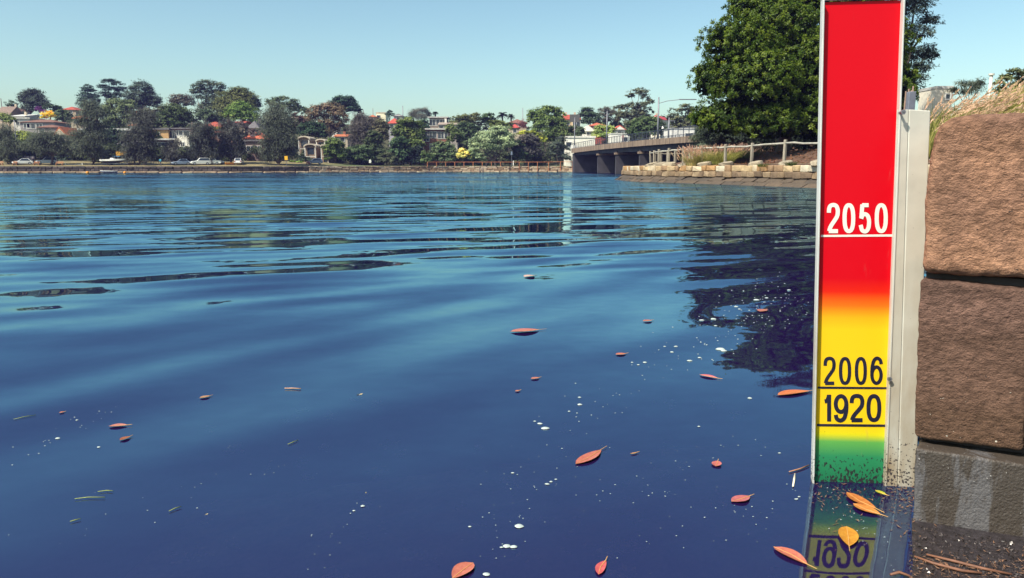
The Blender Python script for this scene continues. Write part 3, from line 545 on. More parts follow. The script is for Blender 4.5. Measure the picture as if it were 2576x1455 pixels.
# ------------------------------------------------------------------ the big glossy fig and the casuarina behind it
def big_fig():
    D = 57.0; m = mpp(D); rng = np.random.default_rng(77)
    lob = [(1860, 115, 95, 62), (1960, 70, 110, 75), (1800, 205, 62, 50), (1905, 205, 105, 80), (2030, 170, 110, 95), (1830, 296, 78, 50), (1940, 308, 100, 50), (2060, 300, 120, 62),
           (2150, 200, 100, 110), (2200, 120, 90, 90), (2010, -10, 105, 48), (1900, 25, 80, 42), (2130, 20, 100, 70), (2250, 235, 60, 80), (1770, 190, 26, 16), (1765, 300, 30, 24)]
    L3 = []
    for i, (x, y, rx, ry) in enumerate(lob):
        p = at(x, y, D + [-1.5, 1.0, -.5, -2.6, 0, -1, -2, -1.5, .5, 2, 2.5, 2, 3, 1.5, 0, 0][i]); L3.append((p.x, p.y, p.z, rx * m, rx * m * .85, ry * m))
    base = Vector((at(1965, 423, D).x, D, 0)); base.z = near_z(base.x, D) - .2
    t = thing('fig_tree', 'big glossy-leaved dark green fig tree overhanging the fence on the right bank', 'tree', base)
    lobA = np.array(L3); w_ = lobA[:, 3] * lobA[:, 5]; w_ = w_ / w_.sum(); Mc = 4400; per = 42
    li = rng.choice(len(lobA), Mc, p=w_); c, r = lobA[li, :3], lobA[li, 3:]
    d = unit(rng.normal(size=(Mc, 3)) + np.array([-.1, -.35, .12])); d[:, 2] = np.where(d[:, 2] < -.6, -d[:, 2], d[:, 2])
    rad = (1 - .38 * rng.random((Mc, 1)) ** 1.3) * (1 + .14 * np.sin(d[:, :1] * 9 + li[:, None]) * np.cos(d[:, 2:] * 8 + li[:, None]) + rng.normal(0, .06, (Mc, 1)))
    cc = c + d * rad * r; tc = np.clip(rng.normal(.45, .26, Mc), 0, 1)
    ix = np.repeat(np.arange(Mc), per); Nn = len(ix)
    out = unit(d[ix] * .9 + np.array([-.15, -.25, .35]))                       # twig direction of the rosette
    ld = unit(rng.normal(size=(Nn, 3)) + out * .9)                              # each leaf leaves the twig
    pos = cc[ix] + ld * rng.uniform(.04, .26, (Nn, 1)) + rng.normal(0, .035, (Nn, 3))
    nr = unit(out * 1.0 + rng.normal(0, .5, (Nn, 3)))
    tone = np.clip(tc[ix] + rng.normal(0, .16, Nn), 0, 1)
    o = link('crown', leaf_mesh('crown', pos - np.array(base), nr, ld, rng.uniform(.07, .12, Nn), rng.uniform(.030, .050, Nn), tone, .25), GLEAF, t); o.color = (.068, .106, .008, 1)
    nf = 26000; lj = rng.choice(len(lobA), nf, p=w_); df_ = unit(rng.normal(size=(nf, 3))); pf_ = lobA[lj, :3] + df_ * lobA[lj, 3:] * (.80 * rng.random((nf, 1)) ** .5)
    o = link('inner_foliage', leaf_mesh('inner', pf_ - np.array(base), unit(rng.normal(size=(nf, 3))), rng.normal(size=(nf, 3)), .22, .13, rng.random(nf) * .4), LEAF, t); o.color = (.035, .052, .012, 1)  # filler leaves coloured dark, as the shade inside the crown
    mb = MB(base); fork = base + Vector((.3, 0, 2.3))
    limb(mb, base, fork, .55, .45, rng, .03)
    for l in L3: limb(mb, fork, Vector(l[:3]), .26, .05, rng, .07)
    for i in range(70):
        j = rng.integers(len(L3)); l = Vector(L3[j][:3]); k = l + (Vector(cc[rng.choice(np.nonzero(li == j)[0])]) - l) * .85
        limb(mb, l, k, .06, .015, rng, .1)
    mb.build('trunk', BARK, t, smooth=True)
big_fig()
tree('casuarina_tree', 'tall dark casuarina behind the fig tree, showing right of the flood marker', 66, 2270, [(2300, 20, 44, 30), (2335, 55, 26, 14, 0), (2310, 85, 36, 22), (2300, 140, 44, 24), (2338, 138, 20, 22, 0), (2315, 175, 32, 20), (2290, 205, 36, 22), (2200, 60, 80, 60), (2240, -50, 90, 50), (2150, -95, 90, 40), (2050, -120, 70, 22)],
     'pine', (.026, .034, .028), 'trees on the right bank', gz=near_z, trunk=.3, density=.75)
# ------------------------------------------------------------------ houses
GLASS = mat('window_glass', (.035, .045, .06), .12, .3, 1.0, spec=.6)
FRAME = mat('white_window_frame', (.72, .70, .64), .6, .08, 3)
def wallm(c): return mat('render_%02x%02x%02x' % tuple(int(255 * q) for q in c), c, .9, .14, .8, .015, 6)
def roofm(c): return mat('tiles_%02x%02x%02x' % tuple(int(255 * q) for q in c), c, .85, .35, 1.6, .05, 9, stretch=(1, 1, 4))
CREAM, WHITE, TAN, GREY, BRICK, SAND = (.50, .42, .31), (.62, .59, .53), (.48, .29, .13), (.33, .32, .32), (.24, .105, .07), (.42, .33, .24)
RED, ORANGE, BRWN, SLATE, PALE = (.34, .068, .042), (.40, .12, .05), (.17, .085, .06), (.13, .12, .125), (.50, .49, .46)
HG = 'houses on the far hillside'; HOUSES = []
def house(label, x0, x1, vr, ve, D, wc, rc, kind='hip', depth=8.0, rot=0.0, wins=(), chim=(), drop=None, over=.45, cat='house', group=HG, name='house', axis='x', gz=far_z):
    """front wall spans photo x0..x1 at distance D; vr / ve = ridge and eave heights in the photo. wins: (u, width m, top below eave m, height m)"""
    a, b = at(x0, ve, D), at(x1, ve, D); wd = b.x - a.x; ze = (a.z + b.z) / 2; zr = at((x0 + x1) / 2, vr, D).z
    mx = (a.x + b.x) / 2; zb = (gz(mx, D) - .6) if drop is None else ze - drop
    zb = min(zb, ze - 2.2)
    HOUSES.append((x0, x1, vr, ve, D)); t = thing(name, label, cat, (mx, D + depth / 2, zb), R(rot), group); h_ = ze - zb; X, Y = wd / 2, depth / 2
    MB().box((0, 0, h_ / 2), (wd, depth, h_)).build('wall', wallm(wc), t)
    rm = roofm(rc); rh = max(.15, zr - ze); ox, oy = X + over, Y + over; mb = MB(); zc = h_ - .12
    if kind == 'hip':
        rl = max(.05, ox - oy * .9) if ox > oy else .05; ry = 0 if ox > oy else oy - ox * .9
        mb.add([(-ox, -oy, zc), (ox, -oy, zc), (ox, oy, zc), (-ox, oy, zc), (-rl, -ry, zc + rh), (rl, -ry, zc + rh), (rl, ry, zc + rh), (-rl, ry, zc + rh)],
               [(0, 1, 5, 4), (1, 2, 6, 5), (2, 3, 7, 6), (3, 0, 4, 7), (0, 3, 2, 1), (4, 5, 6, 7)])
    elif kind == 'gable':                                   # axis x: ridge across the view; y: gable end to the viewer
        if axis == 'x': mb.prism([(-ox, -oy, zc), (-ox, oy, zc), (-ox, 0, zc + rh)], (2 * ox, 0, 0))
        else: mb.prism([(-ox, -oy, zc), (ox, -oy, zc), (0, -oy, zc + rh)], (0, 2 * oy, 0))
        if axis == 'y': MB().prism([(-X, -oy - .02, zc + .05), (X, -oy - .02, zc + .05), (0, -oy - .02, zc + rh * (X / ox) - .05)], (0, -.05, 0)).build('gable', wallm(wc), t)
    elif kind == 'skillion': mb.prism([(-ox, -oy, zc), (-ox, oy, zc), (-ox, oy, zc + rh + .2), (-ox, -oy, zc + .2)], (2 * ox, 0, 0))
    else: mb.box((0, 0, zc + .12 + max(.2, rh) / 2), (2 * ox, 2 * oy, max(.25, rh)))
    ro = mb.build('roof', rm, t)
    for u, q in chim: MB().box((u * X, Y * .15, zc + rh + .1), (.7, .7, 1.5)).build('chimney', wallm(q), ro)
    for u, ww, top, hh in wins:
        c = (u * X, -Y - .03, h_ - top - hh / 2)
        p = MB().box(c, (ww, .06, hh)).build('window', GLASS, t); f = MB()
        for s in (-1, 1): f.box((c[0] + s * ww / 2, c[1] - .03, c[2]), (.1, .1, hh + .2)); f.box((c[0], c[1] - .032, c[2] + s * hh / 2), (ww, .1, .1))
        if ww > 1.6: f.box((c[0], c[1] - .031, c[2]), (.07, .09, hh - .1))
        f.build('frame', FRAME, p)
    return t
Hh = house
Hh('house with broad grey-brown roof at the picture\'s left edge', -12, 20, 265, 290, 262, SAND, (.20, .14, .11), 'gable', 9, chim=((.9, CREAM),), wins=((.2, 1.6, .6, 1.3),))
Hh('low cream house with chimney right of the grey-brown roof', 24, 62, 285, 293, 258, CREAM, PALE, 'skillion', 7, chim=((.2, CREAM),), wins=((-.4, 1.4, .4, 1.2), (.5, 1.4, .4, 1.2)))
Hh('small gabled house with pale gable on the left skyline', 18, 45, 269, 279, 292, (.45, .45, .47), BRWN, 'gable', 8, axis='y', wins=((0, 1.6, .5, 1.4),))
Hh('white boxy house above the long brown roof', 34, 74, 296, 299, 240, (.55, .52, .46), PALE, 'flat', 7, wins=((-.5, 1.2, .8, 1.2),))
Hh('house with long brown tiled roof and dark window on the left slope', 50, 138, 298, 307, 226, (.27, .245, .24), BRWN, 'hip', 8, wins=((-.62, 1.9, .5, 1.3), (-.38, 2.6, .4, 1.6), (.1, 1.8, .5, 1.3)))
Hh('lower house with brown hip roof half hidden by casuarina', 92, 142, 312, 320, 214, (.25, .22, .22), BRWN, 'hip', 7, wins=((-.5, 1.6, .5, 1.2),))
Hh('cream gabled cottage with orange awning left of the tall casuarina', 138, 168, 318, 340, 209, CREAM, ORANGE, 'gable', 7, axis='y', wins=((0, 1.2, .6, 1.2),))
Hh('red-roofed house on the skyline right of the lone eucalyptus', 154, 190, 267, 276, 296, SAND, RED, 'hip', 8, wins=((.3, 1.4, .4, 1.0),))
Hh('small orange-roofed house behind the tall casuarina', 178, 214, 288, 298, 250, CREAM, ORANGE, 'hip', 7, wins=((-.3, 1.4, .5, 1.1),))
Hh('long white flat-roofed building behind the tall casuarina', 205, 350, 323.5, 329, 212, (.36, .35, .37), PALE, 'flat', 9, over=.8, wins=((-.6, 2.4, .8, 1.4), (-.2, 2.4, .8, 1.4), (.3, 2.4, .8, 1.4), (.7, 2.4, .8, 1.4)))
Hh('small house with bright red roof under the round-headed eucalyptus', 327, 349, 278, 287, 262, SAND, (.50, .08, .05), 'hip', 7, wins=((0, 1.2, .4, 1.0),))
Hh('cream house end below the bright red roof', 326, 342, 311, 315, 232, CREAM, ORANGE, 'gable', 6, wins=((0, 1.0, .5, 1.2),))
Hh('modern house with orange side wall and windowed front coloured dark as if in shade', 424, 486, 322, 325, 214, (.20, .14, .12), SLATE, 'flat', 8, rot=0, over=.6, wins=((-.7, 2.0, .5, 2.0), (-.2, 2.4, .5, 2.0), (.45, 1.6, .5, 1.6)))  # wall darkened: the shade on this front is put into its colour
Hh('orange rendered wing of the modern house', 381, 423, 323, 327, 213, TAN, SLATE, 'flat', 7, over=.5, wins=((-.85, .8, .9, 1.6), (-.15, .6, .7, 1.6)))
Hh('bright white-walled building with two narrow windows', 445, 475, 340.5, 342, 203, (.80, .75, .64), PALE, 'flat', 7, over=.05, wins=((-.3, .42, 1.7, 1.1), (.05, .42, 1.7, 1.1), (-.1, .6, 4.2, 1.2)), name='white_building', cat='building')
Hh('brown kiosk wall and dark verandah beside the small casuarina', 380, 442, 349, 353, 204, (.15, .085, .065), PALE, 'flat', 6, over=.9, wins=((-.7, 1.6, .6, 2.2), (-.2, 2.0, .6, 2.2), (.4, 2.0, .6, 2.2)), name='kiosk', cat='building')
Hh('house with large red hip roof and brick chimney', 500, 562, 304, 319, 240, CREAM, RED, 'hip', 9, chim=((.97, BRICK),), wins=((-.2, 1.6, .4, 1.2), (.5, 1.6, .4, 1.2)))
Hh('long low house with red tile roof below the large red hip roof', 512, 584, 328, 333, 224, (.30, .18, .14), RED, 'hip', 7, wins=((.2, 2.0, .4, 1.2),))
Hh('red-roofed house left of the grey pyramid roof', 588, 615, 303, 309, 252, SAND, RED, 'gable', 7, wins=((.2, 1.4, .3, 1.0),))
Hh('house with grey pyramid roof left of the tallest casuarina', 624, 650, 303, 322, 236, SAND, SLATE, 'hip', 7.5, chim=((.5, SLATE),), wins=((.1, 1.4, .5, 1.2),))
Hh('row house with bright orange-red tiled roofs', 614, 662, 327, 349, 215, (.28, .22, .20), (.50, .12, .06), 'hip', 7, wins=((-.5, 1.2, .5, 1.3), (.3, 1.2, .5, 1.3)))
Hh('brown brick house with blue doors and balcony behind the casuarinas', 618, 664, 352, 356, 201, (.17, .12, .11), SLATE, 'flat', 7, wins=((-.5, 2.2, 1.2, 1.6), (.3, 2.0, 1.2, 1.6)))
Hh('small house with pale gable peak above the reddish-brown tree', 732, 750, 290, 297, 262, CREAM, PALE, 'gable', 6, axis='y', wins=((0, 1.0, .4, .9),))
Hh('house with orange roof right of the brown gum', 842, 874, 336, 343, 226, CREAM, ORANGE, 'gable', 7, chim=((.1, BRICK),), wins=((.2, 1.4, .4, 1.2),))
Hh('white gabled house glimpsed behind the brown gum', 834, 848, 314, 319, 256, WHITE, PALE, 'gable', 6, axis='y', wins=((0, 1.0, .5, 1.1),))
Hh('red-roofed house on the skyline right of the dark fig', 895, 912, 290, 297, 290, CREAM, RED, 'hip', 7, wins=((0, 1.4, .4, 1.2),))
Hh('orange-roofed house on the middle skyline', 928, 945, 288, 294, 298, SAND, ORANGE, 'hip', 7, wins=((0, 1.2, .4, 1.2),))
Hh('cream flat building on the middle skyline beside the spiky conifer', 946, 970, 283, 285, 302, (.80, .74, .52), CREAM, 'flat', 7, over=.1, wins=((-.5, 1.4, .8, 1.4),))
Hh('house with red gabled roof in the middle of the slope', 977, 1003, 296, 310, 260, (.35, .33, .35), (.42, .07, .05), 'hip', 8, wins=((-.3, 1.6, .4, 1.5), (.5, 1.6, .4, 1.5)))
Hh('grey-gabled pale house behind the red gabled roof', 991, 1014, 286, 292, 288, (.50, .48, .46), SLATE, 'gable', 8, axis='y', wins=((0, 1.6, .5, 1.2),))
Hh('upper modern house with pale flat roof and dark windows', 1082, 1122, 294, 297, 252, (.26, .21, .17), (.42, .41, .38), 'flat', 8, over=.8, wins=((-.72, 2.0, .5, 2.0), (.0, 1.2, .5, 2.0), (.6, 2.4, .5, 2.0)))
Hh('pale sloping-roofed house beside the upper modern house', 1104, 1150, 302, 314, 246, (.42, .38, .33), (.30, .24, .20), 'skillion', 9, wins=((-.75, 1.4, .4, 1.8), (.3, 3.0, .6, 1.0)), chim=((-.4, WHITE),))
Hh('brick apartment house with white-framed windows and balcony in the middle', 1066, 1126, 323, 327, 226, BRICK, (.48, .46, .42), 'flat', 8, over=.7, wins=((-.8, 1.7, .5, 2.9), (-.3, 2.6, .5, 1.9), (.45, 2.0, .6, 2.0), (-.3, 1.6, 4.0, 1.8), (.5, 1.6, 4.0, 1.8), (.85, 1.2, .6, 2.0)))
Hh('house with brown roof right of the date palm', 1278, 1324, 298, 309, 262, SAND, (.20, .09, .07), 'hip', 8, wins=((.4, 1.4, .3, 1.0),))
Hh('small house with red roof in front of the brown-roofed house', 1284, 1306, 311, 321, 250, CREAM, (.42, .07, .06), 'hip', 6, wins=((0, 1.2, .4, 1.2),))
Hh('cream two-storey house with red roof and chimneys at the bridge\'s far end', 1420, 1458, 286, 300, 266, (.62, .44, .24), RED, 'gable', 8, axis='x', chim=((-.7, CREAM), (.5, CREAM)), wins=((-.5, 1.2, .6, 1.4), (.6, 2.6, 1.0, 1.6)))
Hh('house with broad red hip roof behind the bridge', 1482, 1524, 307, 316, 240, (.36, .09, .06), (.42, .11, .06), 'hip', 8, wins=((-.2, 1.6, .3, 1.0), (.4, 1.0, .3, 1.0)))
Hh('white house with pale gable roof left of the willow', 1462, 1496, 314, 330, 228, (.78, .74, .66), (.66, .63, .56), 'gable', 8, axis='y', wins=((.3, 2.0, .3, .9),))
Hh('long white shed behind the far end of the bridge', 1424, 1497, 343, 347, 217, (.80, .76, .66), (.74, .71, .64), 'flat', 10, over=.2, wins=((-.8, 1.6, 1.2, 1.4),), name='shed', cat='shed')
Hh('red-roofed white house right of the willow', 1546, 1572, 314, 326, 236, (.76, .70, .62), (.50, .10, .06), 'gable', 7, axis='y', wins=((0, 1.2, .6, 1.2),))
Hh('white wall of a low building behind the middle of the bridge', 1538, 1584, 335, 338, 213, (.76, .73, .66), PALE, 'flat', 7, over=.1, wins=((.5, 1.6, .8, 1.2),), name='low_building', cat='building')
Hh('white house with steep red roof and chimney above the bridge', 1652, 1680, 289, 300, 216, (.78, .70, .56), (.46, .06, .07), 'gable', 8, rot=-28, axis='y', chim=((-.6, SAND),), wins=((0, .8, .5, 1.0),))
Hh('long pale building seen through the right end of the bridge railing', 1688, 1748, 322, 325, 152, (.76, .73, .68), PALE, 'flat', 8, over=.1, wins=((.5, 1.4, .8, 1.2),), name='low_building', cat='building')
Hh('white flat building on the right skyline beyond the grass', 2356, 2398, 221, 223, 72, (.66, .61, .50), PALE, 'flat', 3, over=.05, gz=near_z, name='white_building', cat='building', group='buildings on the right skyline', wins=((.4, .5, .5, .5),))
# arched townhouses: barrel-vaulted fronts
def arched(label, xc, half, vt, vb, D, dep=6.0):
    m = mpp(D); p = at(xc, vb, D); r_ = half * m; zt = at(xc, vt, D).z; zb = far_z(p.x, D) - .5
    t = thing('townhouse', label, 'house', (p.x, D, zb), 0, 'arched townhouses'); h_ = zt - zb; spring = h_ - r_ * .55
    arc = [(r_ * math.cos(q), spring + r_ * .5 * math.sin(q)) for q in np.linspace(0, math.pi, 13)]
    MB().prism([(-r_, 0, 0), (r_, 0, 0)] + [(x, 0, z) for x, z in arc], (0, dep, 0)).build('wall', wallm((.27, .195, .14)), t)
    HOUSES.append((xc - half, xc + half, vt, vb - 8, D)); ro = MB(); k = 1.14
    for (x0, z0), (x1, z1) in zip(arc, arc[1:]):
        ro.add([(x0, -.7, z0 + .02), (x1, -.7, z1 + .02), (x1 * k, -.7, z1 + .34), (x0 * k, -.7, z0 + .34), (x0, dep, z0 + .02), (x1, dep, z1 + .02), (x1 * k, dep, z1 + .34), (x0 * k, dep, z0 + .34)],
               [(0, 1, 2, 3), (3, 2, 6, 7), (1, 0, 4, 5)])
    ro.build('arched_roof', wallm((.44, .38, .30)), t)
    for s in (-1, 1): MB().box((s * r_ * .9, -.55, spring / 2), (.18, .18, spring)).build('column', FRAME, t)
    MB().box((0, -.05, spring - .9), (r_ * 1.1, .08, 1.7)).build('window', GLASS, t)
    MB().box((0, -.5, spring - 2.4), (r_ * 1.8, .1, .12)).build('balcony_rail', FRAME, t)
    MB().box((0, -.05, spring - 3.6), (r_ * .9, .08, 1.6)).build('window', GLASS, t)
arched('townhouse with arched roof, upper left of the group', 766, 14, 345, 366, 213)
arched('townhouse with arched roof, upper right of the group', 808, 11, 352, 372, 213)
arched('townhouse with arched roof and balcony, front of the group', 782, 14, 364, 392, 207)
arched('townhouse with narrow arched roof partly behind the feathery green tree', 818, 9, 366, 390, 207)

# undergrowth between the houses: one mass, kept out of the sight lines to the house fronts
rng = np.random.default_rng(61); und = []
while len(und) < 620:
    x, dd = rng.uniform(-150, 75), rng.uniform(20, 125); y = far_edge(x) + dd; r_ = rng.uniform(1.4, 3.0) * (1.0 if dd < 65 else .6); z = far_z(x, y) + r_ * .55
    vx = CX + F * x / y; vt = 423 - (z + r_ - H) * F / y; rp = r_ * F / y
    if any(h[0] - rp < vx < h[1] + rp and y < h[4] + 9 and vt < h[3] + 14 for h in HOUSES): 
        if rng.random() < .985: continue
    if not -80 < vx < 1800: und.append(None); continue
    und.append((x, y, z, r_ * 1.15, r_ * 1.15, r_))
und = [u for u in und if u]
st = dict(STYLE['broad']); st['cov'] = 5.0; st['a'] = .42; st['b'] = .26
pos, nr, ax, tone = crown_points(und, st, rng)
o = link('hillside_undergrowth', leaf_mesh('undergrowth', pos, nr, ax, st['a'], st['b'], tone), LEAF); o.color = (.070, .088, .048, 1); tag(o, 'dense dark green undergrowth covering the hillside between the houses', 'undergrowth', kind='stuff')

# ------------------------------------------------------------------ bridge
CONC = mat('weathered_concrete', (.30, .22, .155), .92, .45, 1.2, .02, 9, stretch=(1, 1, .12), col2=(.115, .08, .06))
CONCD = mat('deck_shade_concrete', (.045, .042, .050), .92, .35, .6, .02, 6)  # near black: the shade under the deck is put into this colour
STEEL = mat('dark_railing_steel', (.05, .055, .075), .5, .2, 4, metal=.3)
GALV = mat('lamp_post_steel', (.20, .20, .22), .5, .2, 3, metal=.4)
A_, B_ = Vector((15.3, 195)), Vector((23.4, 92)); BD = (B_ - A_).normalized(); BN = Vector((-BD.y, BD.x)); BN = BN if BN.x > 0 else -BN; BL = (B_ - A_).length
def bz(s): t = s / BL; return 6.05 - .95 * t + .35 * math.sin(math.pi * t) * .5
def bp_(s, off=0.0, z=0.0): q = A_ + BD * s + BN * off; return Vector((q.x, q.y, bz(s) + z))
br = thing('bridge', 'concrete road bridge on piers crossing the inlet to the right bank', 'bridge', (19, 145, 0))
nseg = 26
for i in range(nseg):                                                # precast fascia panels
    s0, s1 = BL * i / nseg + .04, BL * (i + 1) / nseg - .04; fh = 1.16 - .36 * (i + .5) / nseg
    for off in (0, 9.0):
        MB(br.location).add([bp_(s0, off, -fh), bp_(s1, off, -fh), bp_(s1, off, 0), bp_(s0, off, 0), bp_(s0, off + .3, -fh), bp_(s1, off + .3, -fh), bp_(s1, off + .3, 0), bp_(s0, off + .3, 0)],
            [(0, 1, 2, 3), (7, 6, 5, 4), (3, 2, 6, 7), (0, 4, 5, 1), (0, 3, 7, 4), (1, 5, 6, 2)]).build('fascia_panel', CONC, br)
deck = MB(br.location)
for i in range(nseg):
    s0, s1 = BL * i / nseg, BL * (i + 1) / nseg
    deck.add([bp_(s0, .31, -.75), bp_(s1, .31, -.75), bp_(s1, 8.99, -.75), bp_(s0, 8.99, -.75), bp_(s0, .31, -.12), bp_(s1, .31, -.12), bp_(s1, 8.99, -.12), bp_(s0, 8.99, -.12)], [(0, 3, 2, 1), (4, 5, 6, 7)])
deck.build('deck', mat('road_asphalt', (.06, .06, .065), .9, .3, 2), br)
for off in (1.0, 3.3, 5.7, 8.0):
    g = MB(br.location)
    for i in range(nseg):
        s0, s1 = BL * i / nseg, BL * (i + 1) / nseg; c = [bp_(s0, off, 0), bp_(s1, off, 0)]; n = Vector((BN.x, BN.y, 0)) * .3
        g.add([c[0] - n + Vector((0, 0, -1.75)), c[1] - n + Vector((0, 0, -1.75)), c[1] + n + Vector((0, 0, -1.75)), c[0] + n + Vector((0, 0, -1.75)), c[0] - n + Vector((0, 0, -.75)), c[1] - n + Vector((0, 0, -.75)), c[1] + n + Vector((0, 0, -.75)), c[0] + n + Vector((0, 0, -.75))],
              [(0, 3, 2, 1), (0, 1, 5, 4), (3, 7, 6, 2)])
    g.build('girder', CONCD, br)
for vx in (1496, 1540, 1598):                                    # wall piers at measured places
    tt = (vx - CX) / F; s = (A_.x - tt * A_.y) / (tt * BD.y - BD.x); c = A_ + BD * s + BN * 4.5
    yaw = math.atan2(BD.y, BD.x)
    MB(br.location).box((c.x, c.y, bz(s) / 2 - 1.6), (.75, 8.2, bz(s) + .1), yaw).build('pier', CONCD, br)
    MB(br.location).box((c.x, c.y, bz(s) - 1.95), (1.0, 8.7, .36), yaw).build('pier_cap', CONC, br)
for s, hgt in ((1.0, 6.0), (BL - 3, 6.0)):
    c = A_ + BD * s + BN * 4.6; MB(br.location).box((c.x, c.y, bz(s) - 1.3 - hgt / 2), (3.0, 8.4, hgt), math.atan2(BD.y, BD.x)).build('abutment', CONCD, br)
for off in (.15, 9.15):                                                # railings
    top = MB(br.location); low = MB(br.location); pk = MB(br.location); S = np.linspace(0, BL, 60)
    top.tube([bp_(s, off, 1.22) for s in S], .05, 6); low.tube([bp_(s, off, .12) for s in S], .03, 5)
    top.build('top_rail', STEEL, br); low.build('bottom_rail', STEEL, br)
    for s in np.arange(.6, BL, 2.4): MB(br.location).tube([bp_(s, off, -.02), bp_(s, off, 1.22)], .055, 6).build('railing_post', STEEL, br)
    for s in np.arange(.4, BL, .16 if off < 1 else .3):
        d3 = Vector((BD.x, BD.y, 0)) * .012; pk.add([bp_(s, off, .1) - d3, bp_(s, off, .1) + d3, bp_(s, off, 1.2) + d3, bp_(s, off, 1.2) - d3], [(0, 1, 2, 3)])
    tag(pk.build('railing_bars', STEEL, br), kind='stuff')
def bridge_s(vx): tt = (vx - CX) / F; return (A_.x - tt * A_.y) / (tt * BD.y - BD.x)
def lamp(label, vx, vtop, off, arm=0.0, extra=None):
    s = bridge_s(vx); b = bp_(s, off, -.3); D = b.y; zt = at(vx, vtop, D).z
    t = thing('lamp_post', label, 'lamp post', b, 0, 'lamp posts on the bridge')
    MB(b).tube([b, b.lerp(Vector((b.x, b.y, zt)), .4), Vector((b.x, b.y, zt))], [.15, .13, .10], 8).build('post', GALV, t, True)
    if arm:
        e = Vector((b.x + arm, b.y - .2, zt - .35)); MB(b).tube([Vector((b.x, b.y, zt - .9)), Vector((b.x + arm * .4, b.y, zt - .55)), e], .05, 6).build('arm', GALV, t)
        MB(b).box(e + Vector((arm * .35, 0, .0)), (arm * .8, .35, .12)).build('lamp_head', GALV, t)
        MB(b).tube([Vector((b.x, b.y, zt - 4.4)), Vector((b.x + .7, b.y, zt - 4.3))], .03, 5).build('side_arm', GALV, t)
        MB(b).tube([Vector((b.x + .7, b.y, zt - 4.25)), Vector((b.x + .75, b.y, zt - 4.6))], [.05, .2], 8).build('side_lamp', FRAME, t)
    return t, b, zt
lamp('tall lamp post with long arm on the right half of the bridge', 1640, 245, .45, 3.2)
lamp('plain lamp post left of the walking person on the bridge', 1516, 279.5, .45)
t, b, zt = lamp('post with dark sign board on top at the bridge\'s far end', 1438, 296, .45)
MB(b).box((b.x, b.y, zt - .2), (2.6, .12, 1.9)).build('sign_board', mat('sign_back', (.10, .095, .09), .7, .2, 3), t); MB(b).box((b.x, b.y - .2, zt - 7.3), (1.9, .08, .8)).build('small_sign', FRAME, t)
t, b, zt = lamp('thin utility pole with crossarm behind the bridge railing', 1559, 296, 8.6)
MB(b).box((b.x, b.y, zt - .6), (2.2, .12, .14)).build('crossarm', GALV, t); MB(b).box((b.x, b.y, zt - 1.5), (1.5, .12, .12)).build('crossarm', GALV, t)

# ------------------------------------------------------------------ near timber fence
TIMB = mat('grey_weathered_timber', (.36, .32, .25), .9, .35, 3, .012, 30, stretch=(1, 1, .25), col2=(.17, .15, .12))
RAILW = mat('pale_worn_rail', (.42, .40, .34), .85, .25, 4, .01, 26, col2=(.26, .24, .20))
fn = thing('timber_fence', 'grey timber post-and-rail fence along the sea wall beside the fig tree', 'fence', (14, 52, 1.2))
fp = [(1637, 381, 78), (1646, 379, 74), (1658, 376, 69.5), (1683, 373, 63), (1720, 369.5, 57.5), (1767, 366.5, 52.8), (1826, 363.5, 49.4), (1893, 360, 46.6), (1976, 351.8, 44.2), (2095, 352, 42.5), (2215, 366, 41.5), (2345, 378, 41.0), (2480, 380, 41)]
tops = []
frng = np.random.default_rng(3)
for x, v, D in fp:
    if 1650 < x < 2040: D = shore_x(x, 1.15, near_edge)
    p = at(x, v, D); base = Vector((p.x, p.y, min(1.25, p.z - .9) - .1)); tops.append(p)
    MB(fn.location).box((p.x, p.y, (p.z + base.z) / 2), (.16, .17, p.z - base.z), frng.normal(.35, .15), Matrix.Rotation(frng.normal(0, .025), 3, 'Y') @ Matrix.Rotation(frng.normal(.35, .1), 3, 'Z')).build('post', TIMB, fn, bevel=.018)
for a, b in zip(tops, tops[1:]):
    q = [a.lerp(b, t) + Vector((0, -.02, -.20 + frng.normal(0, .018))) for t in (0, .2, .4, .6, .8, 1)]
    MB(fn.location).tube(q, [.062, .066, .062, .058, .066, .062], 8).build('rail', RAILW, fn, True)
fb = thing('timber_fence', 'low timber fence with thin rail behind the end of the sea wall', 'fence', (16, 74, 1.2)); pt = []
for x, v, D in [(1648, 384, 79), (1663, 384, 77), (1680, 385, 75.5), (1699, 384, 74), (1736, 385, 72), (1775, 386, 71)]:
    p = at(x, v, D); pt.append(p); MB(fb.location).box((p.x, p.y, (p.z + 1.0) / 2 + .1), (.2, .2, p.z - .9), .3).build('post', TIMB, fb, bevel=.02)
for a, b in zip(pt, pt[1:]): MB(fb.location).tube([a + Vector((0, 0, -.12)), b + Vector((0, 0, -.12))], .035, 6).build('rail', TIMB, fb)

